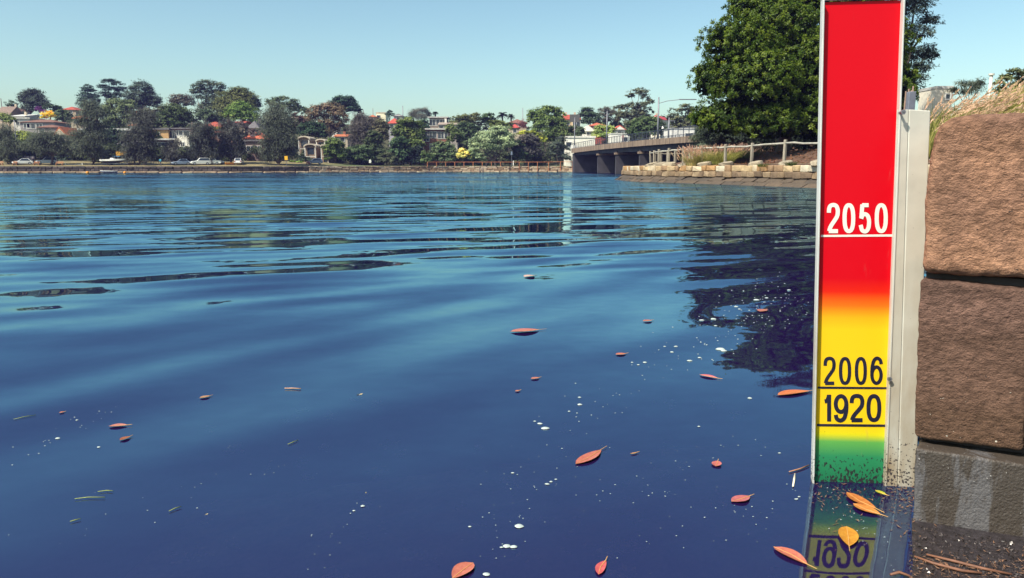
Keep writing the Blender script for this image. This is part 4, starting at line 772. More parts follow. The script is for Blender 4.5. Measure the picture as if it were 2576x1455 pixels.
# ------------------------------------------------------------------ far railing and shore furniture
RUST = mat('orange_primer_steel', (.46, .17, .065), .75, .25, 3)
rl = thing('railing', 'orange painted railing on top of the sunlit far sea wall', 'railing', (0, 205, 1.5))
top = None
for i, x in enumerate(list(np.arange(1075, 1290, 23)) + [1282, 1306, 1329, 1352, 1380, 1410, 1440, 1472]):
    deep = x >= 1282; D = far_edge(at(x, 415, 205).x) + (.1 if not deep else -.25); p = at(x, 408.2 if x < 1400 else 407.5, D)
    zb = .35 if deep else 1.45
    MB(rl.location).box((p.x, p.y, (p.z + zb) / 2), (.14, .14, p.z - zb)).build('post', RUST, rl)
    if top is not None: MB(rl.location).tube([top, p], .06, 6).build('rail', RUST, rl)
    top = p
PILE = mat('mooring_timber', (.13, .10, .085), .9, .3, 3)
for x, lab in ((1207, 'left'), (1215, 'right')):
    p = onz(x, 434.5); o = MB(p).tube([p + Vector((0, 0, -1)), p + Vector((0, 0, 1.2))], [.16, .14], 8).build('mooring_pile', PILE, None, True); o.location = p
    tag(o, f'short dark mooring pile in the water below the railing, {lab} one of the pair', 'pile', 'mooring piles')
def pole(label, vx, vtop, D, r=.10, arms=0, name='utility_pole', mt=None, gz=far_z, grp='poles on the far hillside'):
    p = at(vx, vtop, D); b = Vector((p.x, D, gz(p.x, D) - .2)); t = thing(name, label, 'pole', b, 0, grp)
    MB(b).tube([b, p], [r * 1.25, r], 7).build('shaft', mt or PILE, t, True)
    for i in range(arms): MB(b).box((p.x, D, p.z - .5 - .9 * i), (2.2, .12, .14)).build('crossarm', mt or PILE, t)
pole('power pole with crossarms above the white-walled building', 483, 307, 205, .12, 3)
pole('thin pole rising from the left skyline roof', 2, 248, 290, .12)
pole('pale pole left of the brown-roofed house', 35, 302, 196, .10, mt=GALV)
pole('dark pole under the flat-topped pine', 273, 258, 240, .12)
pole('short thin pole on the skyline right of the dark fig', 914, 276, 300, .10)
pole('second thin pole on the skyline right of the dark fig', 938, 273, 302, .09)
pole('tallest thin pole on the middle skyline', 1013, 267, 300, .14, mt=GALV)
pole('thin pole on the skyline right of the date palm', 1315, 272, 290, .12, mt=GALV)
pole('street lamp pole beside the boat trailer', 256, 386, 183, .07, mt=GALV, name='lamp_pole')
t = thing('warning_sign', 'yellow warning sign on a post beside the tallest casuarina', 'sign', at(720, 420, 183)); p = at(720, 398, 183); b = Vector(t.location)
MB(b).tube([Vector((p.x, p.y, 1.4)), p + Vector((0, 0, .4))], .05, 6).build('post', GALV, t); MB(b).box(p + Vector((0, -.08, 0)), (.75, .05, .95)).build('sign_plate', mat('warning_yellow', (.80, .42, .02), .6, .1, 2), t)
t = thing('sign', 'white notice board on two posts right of the dense dark casuarina', 'sign', at(533, 420, 190)); p = at(533, 393, 190); b = Vector(t.location)
MB(b).box(p, (.95, .06, .9)).build('sign_plate', FRAME, t)
for s in (-.35, .35): MB(b).tube([Vector((p.x + s, p.y + .06, 1.4)), p + Vector((s, .06, .3))], .04, 6).build('post', GALV, t)
t = thing('sign', 'small blue-grey sign on a pole behind the orange railing', 'sign', at(1287, 415, 207)); p = at(1287, 386, 207); b = Vector(t.location)
MB(b).tube([Vector((p.x, p.y, 1.4)), p + Vector((0, 0, .6))], .05, 6).build('post', GALV, t); MB(b).box(p + Vector((0, -.07, 0)), (.45, .05, .9)).build('sign_plate', mat('sign_bluegrey', (.16, .20, .27), .6, .1, 2), t)
p = at(1291.5, 411, 206.5); o = MB(p).box((p.x, p.y, p.z), (.3, .25, 1.3)).build('marker_post', FRAME, None, bevel=.04); o.location = p; tag(o, 'short white post beside the sign pole at the sea wall', 'post')
# yellow sign tower and blue-roofed shelter
t = thing('yellow_sign', 'yellow advertising sign board above the blue-edged shelter', 'sign', at(306, 420, 191)); b = Vector(t.location); p = at(305, 387, 191)
MB(b).box(p, (2.6, .15, 1.0)).build('sign_plate', mat('sign_yellow', (.55, .30, .03), .7, .2, 2), t)
for s in (-1, 1): MB(b).tube([Vector((p.x + s, p.y, 1.4)), p + Vector((s, 0, .4))], .06, 6).build('post', GALV, t)
t = thing('shelter', 'open shelter with blue-edged flat roof behind the boat', 'shelter', at(296, 418, 193)); b = Vector(t.location); p = at(296, 394, 193)
MB(b).box(p, (5.0, 3.0, .28)).build('roof', mat('shelter_blue', (.10, .26, .48), .6, .1, 2), t)
for sx in (-2.3, 2.3):
    for sy in (-1.3, 1.3): MB(b).tube([Vector((p.x + sx, p.y + sy, 1.5)), p + Vector((sx, sy, -.1))], .06, 6).build('post', GALV, t)
pf = thing('paling_fence', 'grey paling fence behind the left-edge casuarina', 'fence', at(40, 412, 197)); b = Vector(pf.location)
for i, x in enumerate(np.arange(-4, 88, 3.3)):
    p = at(x, 402, 197); MB(b).box((p.x, p.y, p.z - .1), (.32, .05, 1.85 + .06 * (i % 3))).build('paling', mat('paling_grey', (.17, .15, .17), .9, .25, 1), pf)
p0, p1 = at(-4, 402, 197.06), at(86, 402, 197.06); MB(b).tube([p0, p1], .06, 4).build('rail', PILE, pf)
t = thing('gate', 'white frame gate on the dry lawn left of the tall casuarina', 'gate', at(186, 420, 181)); b = Vector(t.location); p0, p1 = at(164.5, 411, 181), at(207, 411, 181)
for p in (p0, p1): MB(b).box((p.x, p.y, (p.z + 1.5) / 2), (.16, .16, p.z - 1.4)).build('post', FRAME, t)
for dz in (-.25, -.75): MB(b).tube([p0 + Vector((0, 0, dz)), p1 + Vector((0, 0, dz))], .04, 6).build('rail', FRAME, t)
MB(b).tube([p0 + Vector((0, 0, -.75)), p1 + Vector((0, 0, -.25))], .03, 6).build('brace', FRAME, t)
def bench(label, x0, x1, v, D, mt, grp='low benches on the foreshore'):
    a, c = at(x0, v, D), at(x1, v, D); mid = (a + c) / 2; mid.z = far_z(mid.x, D); t = thing('bench', label, 'bench', mid, 0, grp); l = c.x - a.x
    MB().box((0, 0, .45), (l, .4, .08)).build('seat', mt, t); MB().box((0, .25, .75), (l, .06, .3)).build('backrest', mt, t)
    for s in (-.4, .4): MB().box((s * l, 0, .2), (.1, .36, .42)).build('leg', mt, t)
WOODO = mat('orange_timber', (.40, .19, .09), .8, .2, 3); REDB = mat('red_bench_timber', (.34, .09, .06), .8, .2, 3)
bench('orange timber bench at the picture\'s left edge', 0, 8, 416, 178.5, WOODO); bench('orange timber bench left of the white sedan', 32, 43, 416, 178.5, WOODO)
bench('orange timber bench between the standing person and the silver car', 85, 99, 416, 178.5, WOODO); bench('orange timber bench left of the white gate', 140, 159, 416, 178.5, WOODO)
bench('red bench in front of the blue car by the hedge', 770, 780, 411, 193, REDB)

# ------------------------------------------------------------------ vehicles
TYRE = mat('tyre_rubber', (.02, .02, .022), .8, .2, 5); RIM = mat('wheel_rim', (.45, .45, .47), .4, .1, 5, metal=.6); LAMPW = mat('headlight_lens', (.7, .72, .72), .2, .1, 5); LAMPR = mat('tail_light_lens', (.35, .02, .02), .3, .1, 5); TRIM = mat('black_trim', (.03, .03, .035), .6, .2, 4)
def car(label, vx, v, D, yaw, col, kind='sedan', name='car'):
    p = at(vx, v, D); p.z = far_z(p.x, D) + .01; t = thing(name, label, 'pickup' if kind == 'ute' else 'car', p, R(yaw), 'cars parked along the far shore')
    L_, W, Hh_, hood = {'sedan': (4.5, 1.78, 1.46, .86), 'suv': (4.6, 1.85, 1.70, 1.02), 'ute': (5.2, 1.85, 1.76, 1.05), 'hatch': (4.0, 1.74, 1.52, .92)}[kind]
    body = mat('car_paint_%s' % label[:14].replace(' ', '_'), col, .28, .04, 2, metal=.1, spec=.6)
    prof = [(-L_ / 2, .35), (-L_ / 2 + .05, hood * .92), (-L_ / 2 + .25, hood), (L_ * .16, hood + .02), (L_ * .42, hood * .86), (L_ / 2, hood * .62), (L_ / 2, .32), (L_ * .44, .22), (-L_ * .44, .24)]
    MB().prism([(x, -W / 2, z) for x, z in prof], (0, W, 0)).build('body', body, t, bevel=.07)
    x0, x1, x2, x3 = {'sedan': (-L_ * .40, -L_ * .24, L_ * .05, L_ * .22), 'suv': (-L_ * .485, -L_ * .43, L_ * .05, L_ * .20), 'ute': (-L_ * .10, -L_ * .06, L_ * .14, L_ * .27), 'hatch': (-L_ * .48, -L_ * .36, L_ * .05, L_ * .24)}[kind]
    a = W / 2 - .06; b = W / 2 - .22; z0, z1 = hood - .03, Hh_
    cab = [(x0, -a, z0), (x3, -a, z0), (x3, a, z0), (x0, a, z0), (x1, -b, z1), (x2, -b, z1), (x2, b, z1), (x1, b, z1)]
    FC = [(0, 3, 2, 1), (4, 5, 6, 7), (0, 1, 5, 4), (1, 2, 6, 5), (2, 3, 7, 6), (3, 0, 4, 7)]
    MB().add(cab, FC).build('cabin', body, t, bevel=.04)
    def pane(i, j, k, l, s=.84, nm='window'):
        q = [Vector(cab[n]) for n in (i, j, k, l)]; c = sum(q, Vector()) / 4; n = (q[1] - q[0]).cross(q[3] - q[0]).normalized()
        MB().prism([c + (w_ - c) * s + n * .012 for w_ in q], n * .02).build(nm, GLASS, t)
    pane(0, 1, 5, 4); pane(2, 3, 7, 6); pane(1, 2, 6, 5, .88, 'windscreen'); pane(3, 0, 4, 7, .82, 'rear_window')
    for sx in (-.31, .31):
        for sy in (-1, 1):
            c = Vector((sx * L_, sy * (W / 2 - .08), .33)); wl = MB().tube([c + Vector((0, -.11, 0)), c + Vector((0, .11, 0))], .33, 14).build('wheel', TYRE, t, False)
            MB().tube([c + Vector((0, sy * .08, 0)), c + Vector((0, sy * .125, 0))], .2, 10).build('rim', RIM, wl)
    for sy in (-1, 1):
        MB().box((L_ / 2 - .10, sy * W * .36, hood * .72), (.22, .34, .16)).build('headlight', LAMPW, t); MB().box((-L_ / 2 + .03, sy * W * .4, hood * .82), (.1, .26, .22)).build('tail_light', LAMPR, t)
    MB().box((L_ / 2 - .02, 0, .38), (.12, W * .9, .16)).build('bumper', TRIM, t)
    if kind == 'ute': MB().box((-L_ * .30, 0, hood + .12), (L_ * .36, W * .9, .22)).build('tray_cover', TRIM, t)
    if kind == 'suv':
        for sy in (-.55, .55): MB().tube([(x1 + .1, sy, z1 + .06), (x2, sy, z1 + .06)], .03, 5).build('roof_rail', TRIM, t)
car('white sedan parked left of the standing person', 60, 418, 180.5, 205, (.72, .72, .70), 'sedan')
car('silver four-wheel drive behind the leaning casuarina trunk', 119, 417.5, 182, 208, (.46, .50, .55), 'suv')
car('silver-blue sedan beside the small thin casuarina', 456, 418, 182, 215, (.30, .36, .46), 'sedan')
car('white four-wheel drive in front of the dense dark casuarina', 505, 418, 182.5, 210, (.74, .74, .70), 'suv')
car('white pickup with dark tray beside the white four-wheel drive', 536, 418, 184.5, -8, (.74, .74, .70), 'ute', 'pickup_truck')
car('white hatchback beside the orange kayak', 602, 417, 185, 100, (.72, .71, .70), 'hatch')
car('grey-blue car parked behind the red bench', 792, 410, 197, 200, (.20, .24, .32), 'hatch')
# boat on trailer, dinghy, kayak, buoys
def hull(L_, W, Hh_, n=11):
    mb = MB(); rows = []
    for i in range(n):
        t = i / (n - 1); x = -L_ / 2 + L_ * t; ww = W / 2 * (1 - max(0, (t - .45) / .55) ** 2.2) + .02; sh = Hh_ * (1 + .22 * t * t); kl = Hh_ * .75 * max(0, (t - .6) / .4) ** 2
        rows.append([(x, -ww, sh), (x, -ww * .92, sh * .55 + kl * .4), (x, -ww * .3, .08 + kl), (x, 0, kl), (x, ww * .3, .08 + kl), (x, ww * .92, sh * .55 + kl * .4), (x, ww, sh)])
    v = [p for r in rows for p in r]; f = [(i * 7 + j, i * 7 + j + 1, (i + 1) * 7 + j + 1, (i + 1) * 7 + j) for i in range(n - 1) for j in range(6)] + [tuple(range(7))]
    mb.add(v, f); return mb, rows
p = at(287, 418, 180); p.z = far_z(p.x, 180); t = thing('motor_boat', 'white motor boat with dark lower hull on a trailer on the lawn', 'boat', (p.x, p.y, p.z + .5), R(3))
GELW = mat('white_gelcoat', (.76, .75, .70), .35, .06, 2); HULLD = mat('dark_hull', (.05, .05, .065), .5, .2, 2)
mb, rows = hull(5.6, 2.0, .85); mb.build('hull', HULLD, t, True)
g = MB()
for r0, r1 in zip(rows, rows[1:]):
    for j in (0, 6):
        a, b = Vector(r0[j]), Vector(r1[j]); o = Vector((0, -.06 if j == 0 else .06, 0)); g.add([a + o - Vector((0, 0, .34)), b + o - Vector((0, 0, .34)), b + o + Vector((0, 0, .05)), a + o + Vector((0, 0, .05))], [(0, 1, 2, 3)])
    g.add([Vector(r0[0]) + Vector((0, -.06, .05)), Vector(r1[0]) + Vector((0, -.06, .05)), Vector(r1[6]) + Vector((0, .06, .05)), Vector(r0[6]) + Vector((0, .06, .05))], [(0, 1, 2, 3)])
g.build('gunwale', GELW, t); MB().box((-.2, 0, 1.05), (.9, 1.0, .35)).build('console', GELW, t, bevel=.08); MB().box((-2.95, 0, .65), (.35, .4, .95)).build('outboard_motor', TRIM, t, bevel=.06)
t = thing('boat_trailer', 'galvanised boat trailer carrying the white motor boat', 'trailer', p, R(3))
MB().box((.3, 0, .42), (6.2, .16, .12)).build('drawbar', GALV, t)
for s in (-1, 1):
    MB().box((-.6, s * .7, .42), (3.6, .1, .1)).build('side_rail', GALV, t); c = Vector((-1.0, s * .95, .3)); MB().tube([c - Vector((0, .09, 0)), c + Vector((0, .09, 0))], .3, 12).build('wheel', TYRE, t)
MB().tube([(3.2, 0, 0), (3.2, 0, .55)], .04, 6).build('jockey_stand', GALV, t)
p = onz(266, 435.5); t = thing('dinghy', 'small grey dinghy afloat below the dark rubble sea wall', 'boat', (p.x, p.y + 1, -.1), R(178)); mb, rows = hull(3.6, 1.4, .5)
mb.build('hull', mat('dinghy_grey', (.34, .34, .38), .5, .1, 2), t, True); MB().box((0, 0, .42), (.3, 1.25, .05)).build('seat', PILE, t)
g = MB()
for r0, r1 in zip(rows, rows[1:]):
    for j in (0, 6): g.tube([r0[j], r1[j]], .04, 5)
g.build('gunwale', GELW, t)
BUOY = mat('orange_buoy', (.80, .30, .02), .5, .1, 3)
for x, lab in ((220, 'left of the grey dinghy'), (314, 'right of the grey dinghy')):
    p = onz(x, 436); bm = bmesh.new(); bmesh.ops.create_uvsphere(bm, u_segments=12, v_segments=8, radius=.32); me = bpy.data.meshes.new('buoy'); bm.to_mesh(me); bm.free(); me.shade_smooth()
    t = thing('mooring_buoy', f'small orange mooring buoy {lab}', 'buoy', (p.x, p.y, .08), 0, 'mooring buoys'); o = link('float', me, BUOY, t); MB().tube([(0, 0, .28), (0, 0, .46)], .05, 6).build('ring', GALV, t)
p = at(584, 418, 183.5); p.z = far_z(p.x, p.y); t = thing('kayak', 'orange kayak lying on the lawn beside the white hatchback', 'kayak', (p.x, p.y, p.z + .05), R(15)); mb, rows = hull(3.2, .8, .55); mb.build('hull', mat('kayak_orange', (.50, .20, .04), .5, .15, 2), t, True); MB().box((0, 0, .55), (.9, .55, .06)).build('cockpit', TRIM, t)
# ------------------------------------------------------------------ people
def person(label, vx, D, base_z, yaw, shirt, trousers, skin=(.40, .24, .17), hair=(.03, .02, .015), stride=.14, name='person', h=1.72):
    p = at(vx, 423, D); t = thing(name, label, 'person', (p.x, D, base_z), R(yaw), 'people'); s = h / 1.72
    J = dict(pel=(0, 0, .95), wai=(0, 0, 1.12), che=(.02, 0, 1.32), nec=(.03, 0, 1.47), hea=(.05, 0, 1.58), top=(.04, 0, 1.69))
    for k, sg in (('l', 1), ('r', -1)):
        st = stride * sg
        J.update({'hip' + k: (0, .09 * sg, .90), 'kne' + k: (st * .8 + .04, .10 * sg, .50), 'ank' + k: (st * 1.3 - .03, .10 * sg, .08), 'toe' + k: (st * 1.3 + .15, .11 * sg, .04),
                  'sho' + k: (.02, .19 * sg, 1.40), 'elb' + k: (-st * .5 - .03, .25 * sg, 1.13), 'wri' + k: (-st * .9 + .08, .26 * sg, .90), 'han' + k: (-st * 1.0 + .11, .255 * sg, .80)})
    rad = dict(pel=(.15, .12), wai=(.14, .11), che=(.16, .12), nec=(.06, .06), hea=(.095, .085), top=(.075, .07), hip=(.09, .09), kne=(.06, .06), ank=(.045, .045), toe=(.045, .03), sho=(.07, .07), elb=(.045, .045), wri=(.03, .03), han=(.04, .02))
    E = [('pel', 'wai'), ('wai', 'che'), ('che', 'nec'), ('nec', 'hea'), ('hea', 'top')]
    for k in 'lr': E += [('pel', 'hip' + k), ('hip' + k, 'kne' + k), ('kne' + k, 'ank' + k), ('ank' + k, 'toe' + k), ('che', 'sho' + k), ('sho' + k, 'elb' + k), ('elb' + k, 'wri' + k), ('wri' + k, 'han' + k)]
    ks = list(J); me = bpy.data.meshes.new('body'); me.from_pydata([tuple(s * c for c in J[k]) for k in ks], [(ks.index(a), ks.index(b)) for a, b in E], []); o = link('body', me, None, t)
    md = o.modifiers.new('skin', 'SKIN'); md.use_smooth_shade = True; sv = me.skin_vertices[0].data
    for i, k in enumerate(ks): q = rad[k[:3]]; sv[i].radius = (q[0] * s, q[1] * s); sv[i].use_root = (k == 'pel')
    o.modifiers.new('sub', 'SUBSURF').levels = 1; o.modifiers['sub'].render_levels = 1
    m = bpy.data.materials.new('clothing'); m.use_nodes = True; N = m.node_tree.nodes; L = m.node_tree.links; b = N['Principled BSDF']; b.inputs['Roughness'].default_value = .85
    tc = N.new('ShaderNodeTexCoord'); sx = N.new('ShaderNodeSeparateXYZ'); L.new(tc.outputs['Object'], sx.inputs[0]); dv = N.new('ShaderNodeMath'); dv.operation = 'DIVIDE'; dv.inputs[1].default_value = h; L.new(sx.outputs['Z'], dv.inputs[0])
    cr = N.new('ShaderNodeValToRGB'); cr.color_ramp.interpolation = 'CONSTANT'; e = cr.color_ramp.elements; e[0].color = (.04, .04, .045, 1); e[1].position = .05; e[1].color = (*trousers, 1)
    for pos, c in ((.56, shirt), (.85, skin), (.945, hair)): q = e.new(pos); q.color = (*c, 1)
    L.new(dv.outputs[0], cr.inputs[0]); L.new(cr.outputs[0], b.inputs['Base Color']); me.materials.append(m)
    return t
xz = at(405, 423, 179).x; person('person in bright blue shirt walking on the foreshore', 405, 179, far_z(xz, 179) + .02, 100, (.05, .34, .50), (.06, .06, .08))
xz = at(86, 423, 180).x; person('person in dark clothes standing between the two left parked cars', 86, 180, far_z(xz, 180) + .02, -40, (.06, .05, .06), (.10, .08, .08), stride=.06)
s = bridge_s(1545); q = bp_(s, 1.3); pr = person('person in pale pink top walking across the bridge', 1545, q.y, q.z - .12, 100, (.62, .36, .32), (.30, .24, .24)); pr.location.x = q.x
p = at(931, 406, 207.5); o = MB(p).prism([p + Vector(v_) for v_ in ((-.35, 0, -.5), (.25, 0, -.55), (.4, 0, 0), (.1, 0, .5), (-.3, 0, .25))], (0, .25, 0)).build('plastic_scrap', FRAME, None, bevel=.08); o.location = p; tag(o, 'small white scrap lying on the green bank of the far shore', 'litter')
# ------------------------------------------------------------------ the flood-level marker
PO = at(2040, 1212, 2.5); PR = Vector((1, -.077, 0)).normalized(); PU = Vector((-.045, 0, 1)).normalized(); PN = PU.cross(PR).normalized(); PN = PN if PN.y < 0 else -PN
def pp(x, v, d=0.0):
    r_ = ray(x, v); c = Vector((0, 0, H)); return c + r_ * ((PO - c).dot(PN) / r_.dot(PN)) + PN * d
MK = thing('flood_marker', 'tall flood-level marker board fading from red through yellow to green, dated 2050, 2006 and 1920', 'marker', (PO.x + .1, PO.y, 0))
def panel_material():
    m = bpy.data.materials.new('marker_board_print'); m.use_nodes = True; N = m.node_tree.nodes; L = m.node_tree.links; b = N['Principled BSDF']; b.inputs['Roughness'].default_value = .4; b.inputs['Specular IOR Level'].default_value = .2
    g = N.new('ShaderNodeNewGeometry'); sx = N.new('ShaderNodeSeparateXYZ'); L.new(g.outputs['Position'], sx.inputs[0])
    z0, z1 = pp(2150, 1230).z, pp(2150, 640).z
    mr = N.new('ShaderNodeMapRange'); mr.inputs['From Min'].default_value = z0; mr.inputs['From Max'].default_value = z1; L.new(sx.outputs['Z'], mr.inputs['Value'])
    n = N.new('ShaderNodeTexNoise'); n.inputs['Scale'].default_value = 25; n.inputs['Detail'].default_value = 5
    cr = N.new('ShaderNodeValToRGB'); e = cr.color_ramp.elements
    def f(v): return (pp(2150, v).z - z0) / (z1 - z0)
    stops = [(1215, '#1f6d4a'), (1150, '#2c8458'), (1112, '#5fa64f'), (1094, '#d8cf20'), (1072, '#efc41c'), (830, '#f0c21d'), (800, '#efac1b'), (770, '#ee7018'), (735, '#dc2412'), (700, '#cf0518')]
    e[0].position = 0; e[0].color = (*srgb('#17603c'), 1); e[1].position = 1; e[1].color = (*srgb('#cf0419'), 1)
    for v, c in stops: q = e.new(f(v)); q.color = (*srgb(c), 1)
    L.new(mr.outputs[0], cr.inputs[0])
    # dirt: dark specks and a grimy band by the water
    vo = N.new('ShaderNodeTexNoise'); vo.inputs['Scale'].default_value = 130; vo.inputs['Detail'].default_value = 2
    mp = N.new('ShaderNodeMapping'); mp.inputs['Scale'].default_value = (1, 1, .55); L.new(g.outputs['Position'], mp.inputs[0]); L.new(mp.outputs[0], vo.inputs['Vector'])
    th = N.new('ShaderNodeMapRange'); th.inputs['From Min'].default_value = 0.0; th.inputs['From Max'].default_value = .22; th.inputs['To Min'].default_value = .44; th.inputs['To Max'].default_value = .80; L.new(mr.outputs[0], th.inputs['Value'])
    gt = N.new('ShaderNodeMath'); gt.operation = 'GREATER_THAN'; L.new(vo.outputs['Fac'], gt.inputs[0]); L.new(th.outputs[0], gt.inputs[1])
    mx = N.new('ShaderNodeMix'); mx.data_type = 'RGBA'; L.new(gt.outputs[0], mx.inputs['Factor']); L.new(cr.outputs[0], mx.inputs['A']); mx.inputs['B'].default_value = (.025, .028, .03, 1)
    hs = N.new('ShaderNodeMix'); hs.data_type = 'RGBA'; hs.blend_type = 'MULTIPLY'; hs.inputs['Factor'].default_value = .25; L.new(mx.outputs['Result'], hs.inputs['A']); L.new(n.outputs['Fac'], hs.inputs['B'])
    L.new(g.outputs['Position'], n.inputs['Vector']); 
    sc_ = N.new('ShaderNodeTexNoise'); sc_.inputs['Scale'].default_value = 30; sc_.inputs['Detail'].default_value = 7; ms = N.new('ShaderNodeMapping'); ms.inputs['Scale'].default_value = (1, 1, .25); ms.inputs['Rotation'].default_value = (0, R(12), 0); L.new(g.outputs['Position'], ms.inputs[0]); L.new(ms.outputs[0], sc_.inputs['Vector'])
    sr = N.new('ShaderNodeMapRange'); sr.inputs['From Min'].default_value = .68; sr.inputs['From Max'].default_value = .85; sr.inputs['To Max'].default_value = .3; L.new(sc_.outputs['Fac'], sr.inputs['Value'])
    fd = N.new('ShaderNodeMix'); fd.data_type = 'RGBA'; L.new(sr.outputs[0], fd.inputs['Factor']); L.new(mx.outputs['Result'], fd.inputs['A']); fd.inputs['B'].default_value = (.45, .16, .14, 1)
    rr = N.new('ShaderNodeMapRange'); rr.inputs['To Min'].default_value = .28; rr.inputs['To Max'].default_value = .6; L.new(n.outputs['Fac'], rr.inputs['Value']); L.new(rr.outputs[0], b.inputs['Roughness'])
    L.new(fd.outputs['Result'], b.inputs['Base Color']); return m
def metal_mat(name, c, grime=True):
    m = bpy.data.materials.new(name); m.use_nodes = True; N = m.node_tree.nodes; L = m.node_tree.links; b = N['Principled BSDF']; b.inputs['Roughness'].default_value = .55; b.inputs['Metallic'].default_value = .15
    g = N.new('ShaderNodeNewGeometry'); n = N.new('ShaderNodeTexNoise'); n.inputs['Scale'].default_value = 9; n.inputs['Detail'].default_value = 8; L.new(g.outputs['Position'], n.inputs['Vector'])
    cr = N.new('ShaderNodeValToRGB'); e = cr.color_ramp.elements; e[0].position = .25; e[0].color = (*tuple(Vector(c) * .78), 1); e[1].position = .7; e[1].color = (*c, 1); L.new(n.outputs['Fac'], cr.inputs[0])
    sx = N.new('ShaderNodeSeparateXYZ'); L.new(g.outputs['Position'], sx.inputs[0])
    wz = N.new('ShaderNodeMapRange'); wz.inputs['From Min'].default_value = 1.0; wz.inputs['From Max'].default_value = .05; L.new(sx.outputs['Z'], wz.inputs['Value'])
    st = N.new('ShaderNodeMix'); st.data_type = 'RGBA'; L.new(wz.outputs[0], st.inputs['Factor']); L.new(cr.outputs[0], st.inputs['A'])
    n3 = N.new('ShaderNodeTexNoise'); n3.inputs['Scale'].default_value = 14; n3.inputs['Detail'].default_value = 6; mp3 = N.new('ShaderNodeMapping'); mp3.inputs['Scale'].default_value = (1, 1, .3); L.new(g.outputs['Position'], mp3.inputs[0]); L.new(mp3.outputs[0], n3.inputs['Vector'])
    c3 = N.new('ShaderNodeValToRGB'); e = c3.color_ramp.elements; e[0].position = .35; e[0].color = (.33, .24, .14, 1); e[1].position = .62; e[1].color = (*tuple(Vector(c) * .85), 1); L.new(n3.outputs['Fac'], c3.inputs[0]); L.new(c3.outputs[0], st.inputs['B'])
    n2 = N.new('ShaderNodeTexNoise'); n2.inputs['Scale'].default_value = 120; n2.inputs['Detail'].default_value = 3; L.new(g.outputs['Position'], n2.inputs['Vector'])
    mr = N.new('ShaderNodeMapRange'); mr.inputs['From Min'].default_value = 0.0; mr.inputs['From Max'].default_value = .3; mr.inputs['To Min'].default_value = .54; mr.inputs['To Max'].default_value = .76; L.new(sx.outputs['Z'], mr.inputs['Value'])
    gt = N.new('ShaderNodeMath'); gt.operation = 'GREATER_THAN'; L.new(n2.outputs['Fac'], gt.inputs[0]); L.new(mr.outputs[0], gt.inputs[1])
    mx = N.new('ShaderNodeMix'); mx.data_type = 'RGBA'; L.new(gt.outputs[0], mx.inputs['Factor']); L.new(st.outputs['Result'], mx.inputs['A']); mx.inputs['B'].default_value = (.05, .04, .045, 1)
    L.new(mx.outputs['Result'] if grime else cr.outputs[0], b.inputs['Base Color']); return m
ALU = metal_mat('painted_aluminium', (.66, .66, .62)); GALVP = metal_mat('pale_painted_steel', (.64, .62, .54))
def xl(v): return 2065 - .0207 * (v - 5)
def xr(v): return 2266 - .0372 * v                                   # right edge of the printed board
BOT = 1500                                                            # the post goes on below the water
def slab(quad, d0, d1, name, m, parent=MK, bevel=0):
    q = [pp(x, v, d0) for x, v in quad]; return MB(MK.location).prism(q, PN * (d1 - d0)).build(name, m, parent, bevel=bevel)
board = slab([(xl(-2) + 4, 6), (xr(0) - 0, 1), (xr(BOT), BOT), (xl(BOT) + 4, BOT)], -.004, 0, 'board', panel_material())
def lip(xf, w_, name, vt):
    a, b = pp(xf(vt), vt), pp(xf(BOT), BOT); s = PR * w_
    return MB(MK.location).prism([a - PN * .004, a + s - PN * .004, b + s - PN * .004, b - PN * .004], PN * .026).build(name, ALU, MK, bevel=.0012)
lip(xl, .0055, 'frame_edge', 3); lip(xr, .0055, 'frame_edge', -1)
a, b = pp(xl(2), 2), pp(xr(0), -3); MB(MK.location).prism([a - PN * .004, b - PN * .004, b - PN * .004 + PU * .004, a - PN * .004 + PU * .004], PN * .012).build('frame_top', ALU, MK)
# bracket flange and post
def xf(v): return 2250.5 - .0300 * (v - 278)
def xm(v): return 2279 - .0296 * (v - 278)
def xp(v): return 2333.5 - .0375 * (v - 278)
slab([(xf(278), 278), (xm(278), 277), (xm(BOT), BOT), (xf(BOT), BOT)], .0150, .0185, 'bracket_flange', GALVP, bevel=.0008)
post = MB(MK.location).prism([pp(xm(276) + 1.2, 277, .021), pp(xp(276), 280, .021), pp(xp(BOT), BOT, .021), pp(xm(BOT) + 1.2, BOT, .021)], -PN * .09).build('post', GALVP, MK, bevel=.0025)
for bx, bv in ((2256.8, 285), (2229, 948)):
    c = pp(bx, bv, .018); s_ = 1.0 if bv < 500 else .45
    MB(MK.location).tube([c, c + PN * .030 * s_], .0042, 10).build('bolt', GALV, MK)
    MB(MK.location).tube([c + PN * .022 * s_, c + PN * .030 * s_], .0085, 6).build('bolt_head', GALV, MK)
